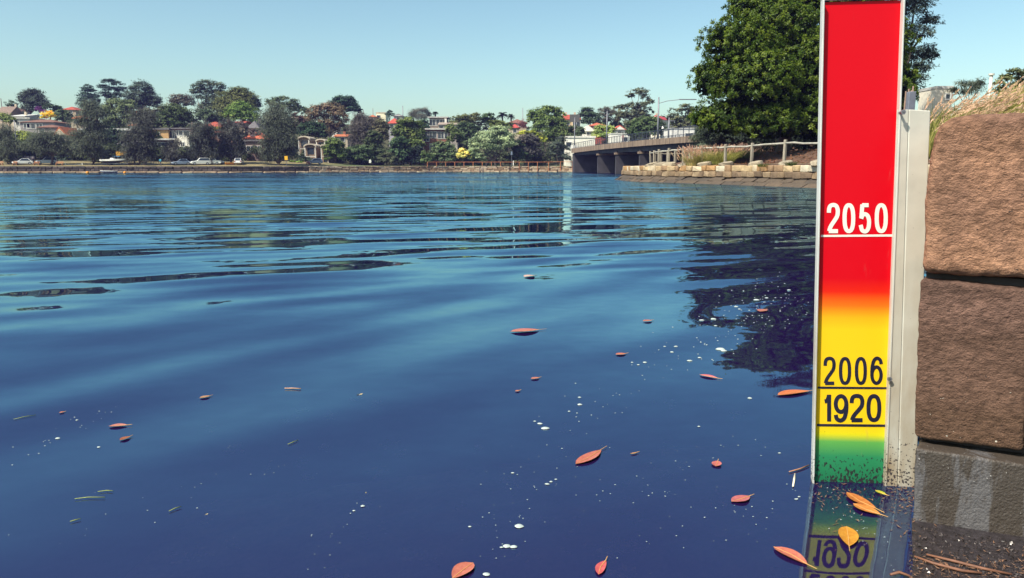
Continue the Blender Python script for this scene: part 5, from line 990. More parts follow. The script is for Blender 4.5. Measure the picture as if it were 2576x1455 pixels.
# printed numbers and level lines
PATHS = {
    '2': [[(0.0, .29), (.03, .14), (.17, .03), (.5, -.01), (.83, .03), (.98, .15), (1, .28), (.93, .42), (.68, .57), (.36, .73), (.14, .87), (.03, 1.0)], [(-.02, 1.0), (1.02, 1.0)]],
    '5': [[(.96, 0), (.17, 0)], [(.20, -.03), (.08, .5)], [(.06, .52), (.22, .39), (.5, .345), (.82, .40), (.99, .56), (1, .72), (.92, .88), (.7, .99), (.42, 1.01), (.15, .95), (.0, .76)]],
    '1': [[(.86, -.06), (.86, 1.06)], [(.0, .22), (.42, .19), (.72, .06), (.80, -.04)]],
}
PATHS['0'] = [[(.5 + .5 * math.copysign(abs(math.cos(q)) ** .82, math.cos(q)), .5 + .5 * math.copysign(abs(math.sin(q)) ** .82, math.sin(q))) for q in np.linspace(0, 2 * math.pi, 41)]]
PATHS['6'] = [[(.5 + .5 * math.cos(q), .67 + .33 * math.sin(q)) for q in np.linspace(0, 2 * math.pi, 33)], [(1.0, .22), (.93, .08), (.72, .0), (.46, -.01), (.2, .09), (.05, .3), (.0, .5), (.0, .68)]]
PATHS['9'] = [[(1 - x, 1 - y) for x, y in p] for p in PATHS['6']]
def catmull(p, k=5):
    if len(p) < 3: return p
    q = []; P = [p[0]] + list(p) + [p[-1]]
    for i in range(1, len(P) - 2):
        for t in np.linspace(0, 1, k, endpoint=False):
            a, b, c, d = [np.array(P[j]) for j in (i - 1, i, i + 1, i + 2)]
            q.append(tuple(.5 * (2 * b + (c - a) * t + (2 * a - 5 * b + 4 * c - d) * t * t + (3 * b - a - 3 * c + d) * t ** 3)))
    return q + [p[-1]]
def digit(ch, x0, x1, y0, y1, st, m):
    mb = MB(MK.location); h2 = st / 2
    for n_, path in enumerate(PATHS[ch]):
        p = catmull(path) if ch in '256 91'.replace(' ', '') and len(path) < 20 else path
        p = [np.array((x0 + h2 + u * (x1 - x0 - st), y0 + h2 + w_ * (y1 - y0 - st))) for u, w_ in p]; L_, R_ = [], []
        closed = np.linalg.norm(p[0] - p[-1]) < .01
        for i, q in enumerate(p):
            a, b = (p[i - 1] if i else (p[-2] if closed else p[0])), (p[i + 1] if i < len(p) - 1 else (p[1] if closed else p[-1]))
            d = (b - a) / max(1e-6, np.linalg.norm(b - a)); nn = np.array((-d[1], d[0])) * h2; L_.append(pp(*(q + nn), .0010 + .0003 * n_)); R_.append(pp(*(q - nn), .0010 + .0003 * n_))
        k = len(p); mb.add(L_ + R_, [(i, i + 1, k + i + 1, k + i) for i in range(k - 1)])
    mb.build('digit', m, board)
WP = mat('white_print', (.80, .78, .70), .5, .04, 8); BP = mat('black_print', (.012, .012, .03), .45, .3, 20)
for ch, a, b in (('2', 2079.8, 2112.3), ('0', 2119.3, 2151.2), ('5', 2159.7, 2190.7), ('0', 2200.2, 2233)): digit(ch, a, b, 511.5, 587, 10.2, WP)
for ch, a, b in (('2', 2071.2, 2102), ('0', 2110, 2141), ('0', 2150, 2180.5), ('6', 2188.8, 2220.5)): digit(ch, a, b, 898, 968.5, 8.6, BP)
for ch, a, b in (('1', 2069, 2092.4), ('9', 2097, 2133.8), ('2', 2137, 2174), ('0', 2179.3, 2216.8)): digit(ch, a, b, 991.5, 1062, 10.2, BP)
slab([(xl(592) + 12, 591.5), (xr(592), 590), (xr(592), 595.5), (xl(596) + 12, 596.5)], .0008, .0012, 'level_line', WP, board)
slab([(xl(975) + 12, 972.5), (xr(975), 974), (xr(978), 979), (xl(978) + 12, 978)], .0008, .0012, 'level_line', BP, board)
slab([(xl(1070) + 12, 1066.5), (xr(1070), 1068), (xr(1073), 1074), (xl(1073) + 12, 1072.5)], .0008, .0012, 'level_line', BP, board)

# ------------------------------------------------------------------ big sandstone blocks beside the marker
WO = at(2325, 690, 2.25); WD = Vector((math.cos(R(-21)), math.sin(R(-21)), 0)); WN = Vector((WD.y, -WD.x, 0)); WN = WN if WN.y < 0 else -WN
def wp(x, v, d=0.0):
    r_ = ray(x, v); c = Vector((0, 0, H)); return c + r_ * ((WO + WN * d - c).dot(WN) / r_.dot(WN))
def stone_face_material(name, c1, c2, c3):
    m = bpy.data.materials.new(name); m.use_nodes = True; N = m.node_tree.nodes; L = m.node_tree.links; b = N['Principled BSDF']; b.inputs['Roughness'].default_value = .92; b.inputs['Specular IOR Level'].default_value = .2
    g = N.new('ShaderNodeNewGeometry'); mp = N.new('ShaderNodeMapping'); mp.inputs['Rotation'].default_value = (0, R(8), R(21)); mp.inputs['Scale'].default_value = (.8, 1, 1.05); L.new(g.outputs['Position'], mp.inputs[0])
    n = N.new('ShaderNodeTexNoise'); n.inputs['Scale'].default_value = 5; n.inputs['Detail'].default_value = 9; n.inputs['Roughness'].default_value = .65; L.new(g.outputs['Position'], n.inputs['Vector'])
    cr = N.new('ShaderNodeValToRGB'); e = cr.color_ramp.elements; e[0].position = .32; e[0].color = (*c2, 1); e[1].position = .66; e[1].color = (*c1, 1); L.new(n.outputs['Fac'], cr.inputs[0])
    bd = N.new('ShaderNodeTexNoise'); bd.inputs['Scale'].default_value = 2.2; bd.inputs['Detail'].default_value = 5; mb_ = N.new('ShaderNodeMapping'); mb_.inputs['Scale'].default_value = (.35, .35, 7); mb_.inputs['Rotation'].default_value = (0, R(4), 0); L.new(g.outputs['Position'], mb_.inputs[0]); L.new(mb_.outputs[0], bd.inputs['Vector'])
    rb = N.new('ShaderNodeMapRange'); rb.inputs['From Min'].default_value = .35; rb.inputs['From Max'].default_value = .65; rb.inputs['To Min'].default_value = .72; rb.inputs['To Max'].default_value = 1.18; L.new(bd.outputs['Fac'], rb.inputs['Value'])
    mbx = N.new('ShaderNodeMix'); mbx.data_type = 'RGBA'; mbx.blend_type = 'MULTIPLY'; mbx.inputs['Factor'].default_value = 1; L.new(cr.outputs[0], mbx.inputs['A']); L.new(rb.outputs[0], mbx.inputs['B'])
    # stain: darker damp patches
    n3 = N.new('ShaderNodeTexNoise'); n3.inputs['Scale'].default_value = 2.3; n3.inputs['Detail'].default_value = 6; L.new(g.outputs['Position'], n3.inputs['Vector'])
    r3 = N.new('ShaderNodeMapRange'); r3.inputs['From Min'].default_value = .48; r3.inputs['From Max'].default_value = .68; r3.inputs['To Max'].default_value = .7; L.new(n3.outputs['Fac'], r3.inputs['Value'])
    mx = N.new('ShaderNodeMix'); mx.data_type = 'RGBA'; L.new(r3.outputs[0], mx.inputs['Factor']); L.new(mbx.outputs['Result'], mx.inputs['A']); mx.inputs['B'].default_value = (*c3, 1)
    # tidal staining grows towards the water
    sx = N.new('ShaderNodeSeparateXYZ'); L.new(g.outputs['Position'], sx.inputs[0])
    wz = N.new('ShaderNodeMapRange'); wz.inputs['From Min'].default_value = .85; wz.inputs['From Max'].default_value = .22; wz.inputs['To Max'].default_value = .75; L.new(sx.outputs['Z'], wz.inputs['Value'])
    m3 = N.new('ShaderNodeMix'); m3.data_type = 'RGBA'; L.new(wz.outputs[0], m3.inputs['Factor']); L.new(mx.outputs['Result'], m3.inputs['A']); m3.inputs['B'].default_value = (.115, .066, .036, 1)
    sp = N.new('ShaderNodeTexNoise'); sp.inputs['Scale'].default_value = 95; sp.inputs['Detail'].default_value = 2; L.new(g.outputs['Position'], sp.inputs['Vector'])
    sg = N.new('ShaderNodeMath'); sg.operation = 'GREATER_THAN'; sg.inputs[1].default_value = .73; L.new(sp.outputs['Fac'], sg.inputs[0])
    m4 = N.new('ShaderNodeMix'); m4.data_type = 'RGBA'; L.new(sg.outputs[0], m4.inputs['Factor']); L.new(m3.outputs['Result'], m4.inputs['A']); m4.inputs['B'].default_value = (.07, .05, .045, 1)
    pt = N.new('ShaderNodeTexNoise'); pt.inputs['Scale'].default_value = 70; pt.inputs['Detail'].default_value = 4; pt.inputs['Roughness'].default_value = .7; mpp_ = N.new('ShaderNodeMapping'); mpp_.inputs['Scale'].default_value = (.42, .7, 1.2); mpp_.inputs['Rotation'].default_value = (0, R(-10), R(21)); L.new(g.outputs['Position'], mpp_.inputs[0]); L.new(mpp_.outputs[0], pt.inputs['Vector'])
    pr = N.new('ShaderNodeMapRange'); pr.inputs['From Min'].default_value = .34; pr.inputs['From Max'].default_value = .62; pr.inputs['To Min'].default_value = .52; pr.inputs['To Max'].default_value = 1.18; L.new(pt.outputs['Fac'], pr.inputs['Value'])
    m5 = N.new('ShaderNodeMix'); m5.data_type = 'RGBA'; m5.blend_type = 'MULTIPLY'; m5.inputs['Factor'].default_value = 1; L.new(m4.outputs['Result'], m5.inputs['A']); L.new(pr.outputs[0], m5.inputs['B'])
    wn = N.new('ShaderNodeTexNoise'); wn.inputs['Scale'].default_value = 75; wn.inputs['Detail'].default_value = 1; L.new(g.outputs['Position'], wn.inputs['Vector'])
    wr_ = N.new('ShaderNodeMapRange'); wr_.inputs['From Min'].default_value = .25; wr_.inputs['From Max'].default_value = .75; wr_.inputs['To Min'].default_value = .74; wr_.inputs['To Max'].default_value = .95; L.new(sx.outputs['Z'], wr_.inputs['Value'])
    wg = N.new('ShaderNodeMath'); wg.operation = 'GREATER_THAN'; L.new(wn.outputs['Fac'], wg.inputs[0]); L.new(wr_.outputs[0], wg.inputs[1])
    m6 = N.new('ShaderNodeMix'); m6.data_type = 'RGBA'; L.new(wg.outputs[0], m6.inputs['Factor']); L.new(m5.outputs['Result'], m6.inputs['A']); m6.inputs['B'].default_value = (.55, .50, .42, 1)
    L.new(m6.outputs['Result'], b.inputs['Base Color'])
    n1 = N.new('ShaderNodeTexNoise'); n1.inputs['Scale'].default_value = 95; n1.inputs['Detail'].default_value = 5; n1.inputs['Roughness'].default_value = .7; L.new(mp.outputs[0], n1.inputs['Vector'])
    n2 = N.new('ShaderNodeTexNoise'); n2.inputs['Scale'].default_value = 240; n2.inputs['Detail'].default_value = 3; L.new(mp.outputs[0], n2.inputs['Vector'])
    ad = N.new('ShaderNodeMath'); ad.operation = 'MULTIPLY_ADD'; ad.inputs[1].default_value = .35; L.new(n2.outputs['Fac'], ad.inputs[0]); L.new(n1.outputs['Fac'], ad.inputs[2])
    bp = N.new('ShaderNodeBump'); bp.inputs['Strength'].default_value = 1; bp.inputs['Distance'].default_value = .013; L.new(ad.outputs[0], bp.inputs['Height']); L.new(bp.outputs[0], b.inputs['Normal']); return m
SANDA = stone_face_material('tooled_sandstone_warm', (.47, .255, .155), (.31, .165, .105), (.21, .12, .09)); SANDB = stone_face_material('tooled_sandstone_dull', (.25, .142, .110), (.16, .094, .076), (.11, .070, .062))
tx = bpy.data.textures.new('stone_relief', 'CLOUDS'); tx.noise_scale = .035; tx.noise_depth = 4
tx2 = bpy.data.textures.new('stone_swell', 'CLOUDS'); tx2.noise_scale = .22; tx2.noise_depth = 2
sw = thing('stone_block_wall', 'stacked rough sandstone blocks on a concrete footing at the right edge', 'wall', (WO.x + .25, WO.y, 0))
def block(outline, depth, m, name='stone', bev=.030, vox=.006, parent=None, d=0.0, rel=1.0):
    q = [wp(x, v, d) for x, v in outline]; o = MB(sw.location).prism(q, Vector((.60, .80, 0)) * depth).build(name, m, parent or sw)
    b = o.modifiers.new('edge', 'BEVEL'); b.width = bev; b.segments = 4; b.limit_method = 'ANGLE'; b.angle_limit = R(40)
    r_ = o.modifiers.new('skin', 'REMESH'); r_.mode = 'VOXEL'; r_.voxel_size = vox; r_.use_smooth_shade = True
    for t_, s_ in ((tx2, .010), (tx, .009)):
        dm = o.modifiers.new('relief', 'DISPLACE'); dm.texture = t_; dm.strength = s_ * rel; dm.mid_level = .5; dm.texture_coords = 'GLOBAL'
    return o
block([(2314, 690), (2318, 640), (2327, 480), (2338, 402), (2347, 345), (2360, 314), (2390, 295), (2450, 287), (2576, 283), (2720, 280), (2720, 716), (2576, 703)], .42, SANDA)
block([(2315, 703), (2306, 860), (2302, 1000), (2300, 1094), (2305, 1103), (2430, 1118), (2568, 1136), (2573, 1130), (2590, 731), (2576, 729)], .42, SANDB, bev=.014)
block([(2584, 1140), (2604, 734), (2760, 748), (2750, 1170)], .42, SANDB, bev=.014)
def concrete_material():
    m = bpy.data.materials.new('stained_wet_concrete'); m.use_nodes = True; N = m.node_tree.nodes; L = m.node_tree.links; b = N['Principled BSDF']; b.inputs['Roughness'].default_value = .6
    g = N.new('ShaderNodeNewGeometry'); mp = N.new('ShaderNodeMapping'); mp.inputs['Scale'].default_value = (1, 1, .16); L.new(g.outputs['Position'], mp.inputs[0])
    n = N.new('ShaderNodeTexNoise'); n.inputs['Scale'].default_value = 9; n.inputs['Detail'].default_value = 9; n.inputs['Roughness'].default_value = .68; n.inputs['Distortion'].default_value = .3; L.new(mp.outputs[0], n.inputs['Vector'])
    cr = N.new('ShaderNodeValToRGB'); e = cr.color_ramp.elements; e[0].position = .50; e[0].color = (.048, .036, .028, 1); e[1].position = .56; e[1].color = (.095, .088, .090, 1); L.new(n.outputs['Fac'], cr.inputs[0])
    sp = N.new('ShaderNodeTexNoise'); sp.inputs['Scale'].default_value = 130; sp.inputs['Detail'].default_value = 2; L.new(g.outputs['Position'], sp.inputs['Vector']); gt = N.new('ShaderNodeMath'); gt.operation = 'GREATER_THAN'; gt.inputs[1].default_value = .74; L.new(sp.outputs['Fac'], gt.inputs[0])
    mx = N.new('ShaderNodeMix'); mx.data_type = 'RGBA'; L.new(gt.outputs[0], mx.inputs['Factor']); L.new(cr.outputs[0], mx.inputs['A']); mx.inputs['B'].default_value = (.4, .38, .36, 1); L.new(mx.outputs['Result'], b.inputs['Base Color'])
    bp = N.new('ShaderNodeBump'); bp.inputs['Distance'].default_value = .004; L.new(sp.outputs['Fac'], bp.inputs['Height']); L.new(bp.outputs[0], b.inputs['Normal']); return m
CW = concrete_material()
block([(2302, 1128), (2296, 1300), (2292, 1420), (2290, 1480), (2760, 1560), (2760, 1200), (2576, 1170)], .40, CW, 'footing', bev=.005, d=.05, rel=.5)
q0, q1 = wp(2308, 1112, -.09), wp(2740, 1170, -.09)                       # dark filler: undercut shadow below the blocks put into its colour
MB(sw.location).prism([wp(2312, 1098, -.05), wp(2740, 1140, -.05), wp(2740, 1190, -.05), wp(2312, 1132, -.05)], Vector((.60, .80, 0)) * .25).build('undercut_filler', mat('undercut_shade', (.05, .04, .04), .95, .3, 20), sw)
MB(sw.location).prism([wp(2330, 685, -.06), wp(2740, 715, -.06), wp(2740, 735, -.06), wp(2330, 705, -.06)], Vector((.60, .80, 0)) * .25).build('undercut_filler', MATS['undercut_shade'], sw)
# wet ledge under the footing with grit and weed
rng = np.random.default_rng(12)
lg = MB(sw.location); LG = [onz(2293, 1306, .0), onz(2576, 1352, .0), onz(2800, 1380, 0), onz(2800, 1700, 0), onz(2420, 1700, 0), onz(2300, 1560, 0)]
lg.prism([p + Vector((0, 0, .004)) for p in LG], (0, 0, -.4)); lg.build('ledge', mat('wet_ledge', (.030, .025, .028), .35, .5, 40, .004, 120), sw)
gm = MB(sw.location); GRITM = mat('ledge_grit', (.055, .042, .040), .3, .8, 60)
for _ in range(1500):
    x, v = rng.uniform(2285, 2600), rng.uniform(1330, 1475)
    if v < 1322 + (x - 2290) * .19: continue
    p = onz(x, v, 0) + Vector((0, 0, rng.uniform(.003, .010))); s_ = rng.uniform(.001, .0035)
    gm.add([p + Vector(rng.normal(0, s_, 3)) for _ in range(4)], [(0, 1, 2), (0, 2, 3), (0, 3, 1), (1, 3, 2)])
tag(gm.build('grit', GRITM, sw), kind='stuff')

# ------------------------------------------------------------------ grasses
def blade_mesh(name, roots, hts, leans, width, rng, tone, seg=4):
    n = len(roots); P = np.zeros((n, 2 * seg + 1, 3), np.float32); side_ = unit(np.cross(leans, np.array([0, 0, 1.0])) + rng.normal(0, .3, (n, 3)))
    for k in range(seg + 1):
        t = k / seg; c = roots + np.array([0, 0, 1.0]) * (hts * (t - .28 * t * t))[:, None] + leans * (hts * t * t)[:, None]; ww = (width * (1 - .85 * t))[:, None]
        if k < seg: P[:, 2 * k] = c - side_ * ww; P[:, 2 * k + 1] = c + side_ * ww
        else: P[:, 2 * seg] = c
    V = 2 * seg + 1; base = (np.arange(n) * V)[:, None]
    quads = np.concatenate([base + np.array([2 * k, 2 * k + 1, 2 * k + 3, 2 * k + 2]) for k in range(seg - 1)], 1).reshape(-1, 4); tris = base + np.array([2 * seg - 2, 2 * seg - 1, 2 * seg])
    me = bpy.data.meshes.new(name); me.from_pydata(P.reshape(-1, 3).tolist(), [], quads.tolist() + tris.tolist())
    a = me.attributes.new('tone', 'FLOAT', 'FACE'); a.data.foreach_set('value', np.concatenate([np.repeat(tone, seg - 1), tone]).astype(np.float32)); me.update()
    return me, P[:, 2 * seg]
def seed_heads(name, tips, dirs, ln, rad, rng):
    """bottlebrush seed heads: thin bristly spindles of small diamonds"""
    n = len(tips); per = 16; ix = np.repeat(np.arange(n), per); t = np.tile(np.linspace(0, 1, per), n)[:, None]
    d = unit(dirs)[ix]; pos = tips[ix] + d * (ln[ix][:, None] * (t - .15)); r_ = unit(rng.normal(size=(len(ix), 3))); ax = unit(d * 1.5 + r_); nr = unit(np.cross(ax, rng.normal(size=(len(ix), 3))))
    env = np.sin(np.pi * np.clip(t * .9 + .08, 0, 1)).ravel()
    return leaf_mesh(name, pos + r_ * rad * env[:, None] * .5, nr, ax, rad * 2.0 * (.5 + env), rad * .42 * (.5 + env), rng.uniform(.2, .9, len(ix)))
rng = np.random.default_rng(21)
gY = np.concatenate([rng.uniform(7.0, 19, 32000)]); gX = np.array([near_edge(y) for y in gY]) + rng.random(len(gY)) ** 1.8 * 5.0 - .1
rt = np.stack([gX, gY, [near_z(x, y) - .03 for x, y in zip(gX, gY)]], 1); wind = np.array([.85, -.1, 0]); tus = np.array([[mnoise.noise((x * .8, y * .8, 1)), mnoise.noise((x * .8, y * .8, 9))] for x, y in zip(gX, gY)])
ln_ = wind * rng.uniform(.2, 1.0, (len(gX), 1)) + rng.normal(0, .28, (len(gX), 3)) * np.array([1, 1, 0]); ht = rng.uniform(.40, .74, len(gX)) * (1 + .3 * np.clip(tus[:, 0], -.5, .5))
me, tips = blade_mesh('grass', rt, ht, ln_, np.full(len(gX), .008), rng, np.clip(.5 + tus[:, 1] * .8 + rng.normal(0, .2, len(gX)), 0, 1))
o = link('bank_grass', me, LEAF); o.color = (.34, .31, .10, 1); tag(o, 'windblown tawny fountain grass on the bank above the sandstone blocks', 'grass', kind='stuff')
sel = rng.random(len(gX)) < .16
o = link('grass_seed_heads', seed_heads('seed', tips[sel], ln_[sel] * .8 + np.array([.5, 0, .5]), rng.uniform(.10, .20, sel.sum()), .010, rng), LEAF); o.color = (.56, .39, .26, 1); tag(o, 'pinkish-tan bristly seed heads of the bank grass', 'grass', kind='stuff')
def tussock(label, vx, v, D, rad, h_, n, col, headcol, heads, seed):
    rng = np.random.default_rng(seed); b = at(vx, v, D); b.z = near_z(b.x, b.y) - .05; t = thing('grass_tussock', label, 'grass', b, 0, 'grass tussocks by the fence')
    a = rng.uniform(0, 2 * math.pi, n); r_ = rad * np.sqrt(rng.random(n)); rt = np.stack([r_ * np.cos(a), r_ * np.sin(a), np.zeros(n)], 1); ln_ = np.stack([np.cos(a), np.sin(a), 0 * a], 1) * (r_ / rad * .8 + .1)[:, None] + rng.normal(0, .2, (n, 3)) * np.array([1, 1, 0])
    me, tips = blade_mesh('blades', rt, rng.uniform(.6, 1.1, n) * h_, ln_, np.full(n, .016), rng, np.clip(rng.normal(.5, .25, n), 0, 1)); o = link('blades', me, LEAF, t); o.color = (*col, 1)
    if heads:
        sel = np.argsort(-tips[:, 2] + rng.normal(0, .25, n))[:heads]; o = link('seed_heads', seed_heads('seed', tips[sel], ln_[sel] + np.array([.2, 0, 1.3]), rng.uniform(.25, .45, heads), .035, rng), LEAF, t); o.color = (*headcol, 1)
tussock('tall pale fountain grass with pinkish plumes behind the fence', 1800, 408, 55.5, 1.25, 1.5, 1500, (.42, .42, .13), (.62, .42, .30), 240, 1)
tussock('straw-coloured grass clump at the foot of the pale fountain grass', 1752, 410, 56, .8, 1.0, 700, (.46, .41, .17), (.62, .46, .32), 90, 2)
tussock('dull green grass under the fig tree\'s left side', 1858, 352, 58.5, 1.6, 1.1, 900, (.12, .13, .05), (.40, .27, .18), 60, 3)
tussock('small green weed at the foot of the tallest fence post', 1990, 408, 45.5, .3, .35, 140, (.08, .11, .03), (.3, .2, .1), 0, 4)
tussock('small green weed between two fence posts near the mulch', 1918, 410, 47, .3, .28, 120, (.09, .12, .03), (.3, .2, .1), 0, 5)
# fallen leaves and bark on the mulch slope
rng = np.random.default_rng(31); n = 2600; yv = rng.uniform(42, 62, n); xv = np.array([near_edge(y) for y in yv]) + rng.uniform(2.2, 10, n); zv = np.array([near_z(x, y) for x, y in zip(xv, yv)])
o = link('leaf_litter', leaf_mesh('litter', np.stack([xv, yv, zv + .04], 1), unit(np.array([0, 0, 1.0]) + rng.normal(0, .45, (n, 3))), rng.normal(size=(n, 3)), rng.uniform(.05, .13, n), rng.uniform(.025, .06, n), rng.random(n)), LEAF); o.color = (.22, .11, .06, 1); tag(o, 'brown fallen leaves on the mulch slope under the fig tree', 'leaf litter', kind='stuff')
# vent pipe and grey cabinet with pipes on the right bank
p = at(2494, 190, 16); b = Vector((p.x, 16, near_z(p.x, 16) - .1)); t = thing('vent_pipe', 'thin pale vent pipe with flat cap standing in the bank grass', 'pipe', b)
MB(b).tube([b, p], .032, 10).build('shaft', GALVP, t, True); MB(b).tube([p, p + Vector((0, 0, .035))], .055, 12).build('cap', GALVP, t)
p = at(2289, 256, 26); b = Vector((p.x, 26, .9)); t = thing('utility_cabinet', 'grey utility cabinet with upright pipes between the marker and the bank grass', 'cabinet', b)
MB(b).box((p.x, 26, 2.7), (.24, .3, 1.9)).build('cabinet_box', mat('cabinet_grey', (.15, .16, .20), .6, .2, 4), t, bevel=.02)
for x, v in ((2279, 230), (2286.5, 224), (2293, 228), (2297.5, 217)):
    c = at(x, v, 26.05); MB(b).tube([Vector((c.x, c.y, 2.2)), c], .026, 8).build('pipe', mat('rusty_pipe', (.30, .20, .15), .7, .4, 6), t)

# ------------------------------------------------------------------ floating leaves, foam, litter
def leafshape(name, label, x0, y0, x1, y1, wr, col, curl=.12, stem=.25, group='leaves floating on the water', z=.004, hidden=False):
    a, b = onz(x0, y0, z), onz(x1, y1, z); d = b - a; L_ = d.length; d.normalize(); s = Vector((-d.y, d.x, 0)); c = (a + b) / 2; t = thing(name, label, 'leaf', c, 0, group) if not hidden else None
    mb = MB(c); n = 9; rows = []; rr = np.random.default_rng(int(x0 * 7 + y0)); k1, k2 = rr.uniform(-1, 1, 2)
    for i in range(n):
        q = i / (n - 1); ww = wr * L_ * .5 * (math.sin(math.pi * q ** .85) ** .8) + .0004; bend = s * (L_ * .07 * k1 * math.sin(math.pi * q)); up = curl * L_ * (.35 * (q - .5) ** 2 * (1 + k2))
        m_ = a + d * (L_ * q) + bend + Vector((0, 0, up)); e = ww * (.10 + curl * .9)
        rows.append([m_ - s * ww + Vector((0, 0, e)), m_ - s * ww * .5 + Vector((0, 0, e * .3)), m_, m_ + s * ww * .5 + Vector((0, 0, e * .25)), m_ + s * ww * (1 + .1 * k2) + Vector((0, 0, e * .8))])
    mb.add([p for r in rows for p in r], [(i * 5 + j, i * 5 + j + 1, i * 5 + j + 6, i * 5 + j + 5) for i in range(n - 1) for j in range(4)])
    m = mat('leaf_%02x%02x%02x' % tuple(int(255 * q) for q in col), col, .5, .35, 60, col2=tuple(Vector(col) * Vector((.7, .55, .5))))
    bl = mb.build('blade', m, t, True)
    MB(c).tube([rows[0][2] + Vector((0, 0, .0006)), rows[4][2] + Vector((0, 0, .0008)), rows[-1][2] + Vector((0, 0, .0006)), rows[-1][2] + d * L_ * stem + Vector((0, 0, .002))], [.0006, .0011, .0013, .0008], 5).build('midrib', mat('leaf_rib', (.55, .30, .10), .6, .2, 30), bl if False else t)
PINK, SALM, ORNG, RUSTL, TANL, YEL = (.42, .16, .13), (.46, .15, .10), (.50, .17, .04), (.30, .10, .05), (.40, .24, .14), (.50, .24, .03)
LV = [(1448, 1168, 1512, 1132, .30, SALM, 'long salmon leaf in open water near the middle, pointing up to the right'), (1284, 835, 1357, 830, .5, PINK, 'curled pink leaf, largest of those out in the swell'),
      (1549, 893, 1575, 890, .6, SALM, 'small salmon leaf midway between the swell and the tree reflection'), (1618, 809, 1640, 806, .6, PINK, 'tiny pink leaf beside the tree reflection, farthest right of the swell'),
      (1336, 954, 1357, 950, .6, PINK, 'small pink leaf below the curled pink leaf'), (1760, 943, 1806, 952, .4, (.50, .14, .16), 'pink-red leaf just below the tree reflection'),
      (1956, 995, 2038, 984, .32, (.55, .17, .06), 'long rust-orange leaf touching the marker\'s left edge'), (1840, 1262, 1886, 1248, .55, (.42, .13, .13), 'dull red leaf left of the marker base'),
      (1946, 1376, 2032, 1421, .42, SALM, 'big salmon leaf beside the marker below the waterline'), (1190, 1416, 1138, 1456, .55, SALM, 'big salmon leaf cut by the picture\'s bottom edge'),
      (1506, 1446, 1524, 1410, .35, (.50, .10, .10), 'small crumpled red leaf at the bottom near the middle'), (1801, 1174, 1806, 1160, .6, (.48, .14, .12), 'tiny red leaf left of the marker'),
      (274, 1073, 321, 1070, .5, PINK, 'slim pink leaf in the lower left water'), (302, 1108, 328, 1098, .6, RUSTL, 'folded brown leaf below the slim pink leaf'), (149, 1039, 163, 1036, .8, SALM, 'small salmon leaf at the far left'),
      (502, 1002, 529, 996, .6, TANL, 'tan leaf in the left water'), (1319, 697, 1344, 693, .7, (.60, .42, .36), 'pale leaf far out in the ripples'), (1912, 785, 1927, 779, .6, PINK, 'pink scrap of leaf inside the tree reflection'),
      (1586, 1142, 1604, 1138, .3, TANL, 'thin tan leaf right of the long salmon leaf'), (1296, 985, 1308, 982, .6, PINK, 'speck of pink leaf below the middle'),
      (2130, 1240, 2205, 1282, .36, (.42, .15, .04), 'brown leaf floating against the foot of the marker'), (2146, 1268, 2216, 1296, .5, (.50, .20, .05), 'broad brown leaf overlapping another at the marker\'s foot'),
      (2130, 1326, 2136, 1376, .42, YEL, 'golden leaf with long stem on the marker\'s reflection'), (2202, 1234, 2230, 1246, .5, (.34, .42, .02), 'bright yellow-green leaf at the marker\'s foot')]
for x0, y0, x1, y1, wr, col, lab in LV: leafshape('floating_leaf', lab, x0, y0, x1, y1, wr, col)
def strip(name, label, cat, pts, r_, col, group, z=.005):
    q = [onz(x, v, z) for x, v in pts]; c = q[0].copy(); o = MB(c).tube(q, [r_ * (.4 + .6 * math.sin(math.pi * (i + .5) / len(q))) for i in range(len(q))], 5).build(name, mat('%s_%02x%02x%02x' % (name, *[int(255 * w_) for w_ in col]), col, .6, .3, 50), None, True); o.location = c; tag(o, label, cat, group)
GRN = (.26, .30, .08); FG = 'grass blades floating on the water'
for pts, lab in (([(34, 1055), (60, 1049), (90, 1044)], 'long thin green blade floating at the far left'), ([(246, 1237), (268, 1234), (284, 1235)], 'short green blade with a kink in the lower left'),
                 ([(188, 1255), (222, 1251), (264, 1251)], 'long green blade just below the kinked one'), ([(724, 1118), (738, 1112), (750, 1107)], 'short green blade in the left-centre water'),
                 ([(176, 1312), (190, 1308), (203, 1305)], 'short pale blade at the lower left'), ([(425, 1286), (440, 1279), (456, 1274)], 'faint pale blade right of the lower left blades')): strip('floating_straw', lab, 'grass blade', pts, .0016, GRN, FG)
strip('twig', 'straight tan twig floating in the left water', 'twig', [(716, 977), (738, 977), (757, 978)], .003, (.50, .28, .17), 'twigs on the water')
strip('twig', 'pale cream stick floating at the marker\'s left foot', 'twig', [(2000, 1192), (1998, 1206), (1995, 1224)], .004, (.75, .66, .50), 'twigs on the water')
strip('twig', 'brown twig touching the marker\'s left foot', 'twig', [(1985, 1187), (2012, 1180), (2036, 1170)], .003, (.36, .18, .11), 'twigs on the water')
BRK = 'bark strips on the wet ledge'
for pts, lab in (([(2300, 1400), (2350, 1418), (2420, 1436), (2470, 1442)], 'long reddish bark strip across the wet ledge'), ([(2330, 1395), (2400, 1412), (2470, 1430), (2545, 1445)], 'long reddish bark strip above the first on the wet ledge'),
                 ([(2240, 1446), (2262, 1440), (2290, 1450)], 'orange bark scrap at the picture\'s bottom right of the marker')): strip('bark_strip', lab, 'bark', pts, .005, (.16, .07, .04), BRK, .012)
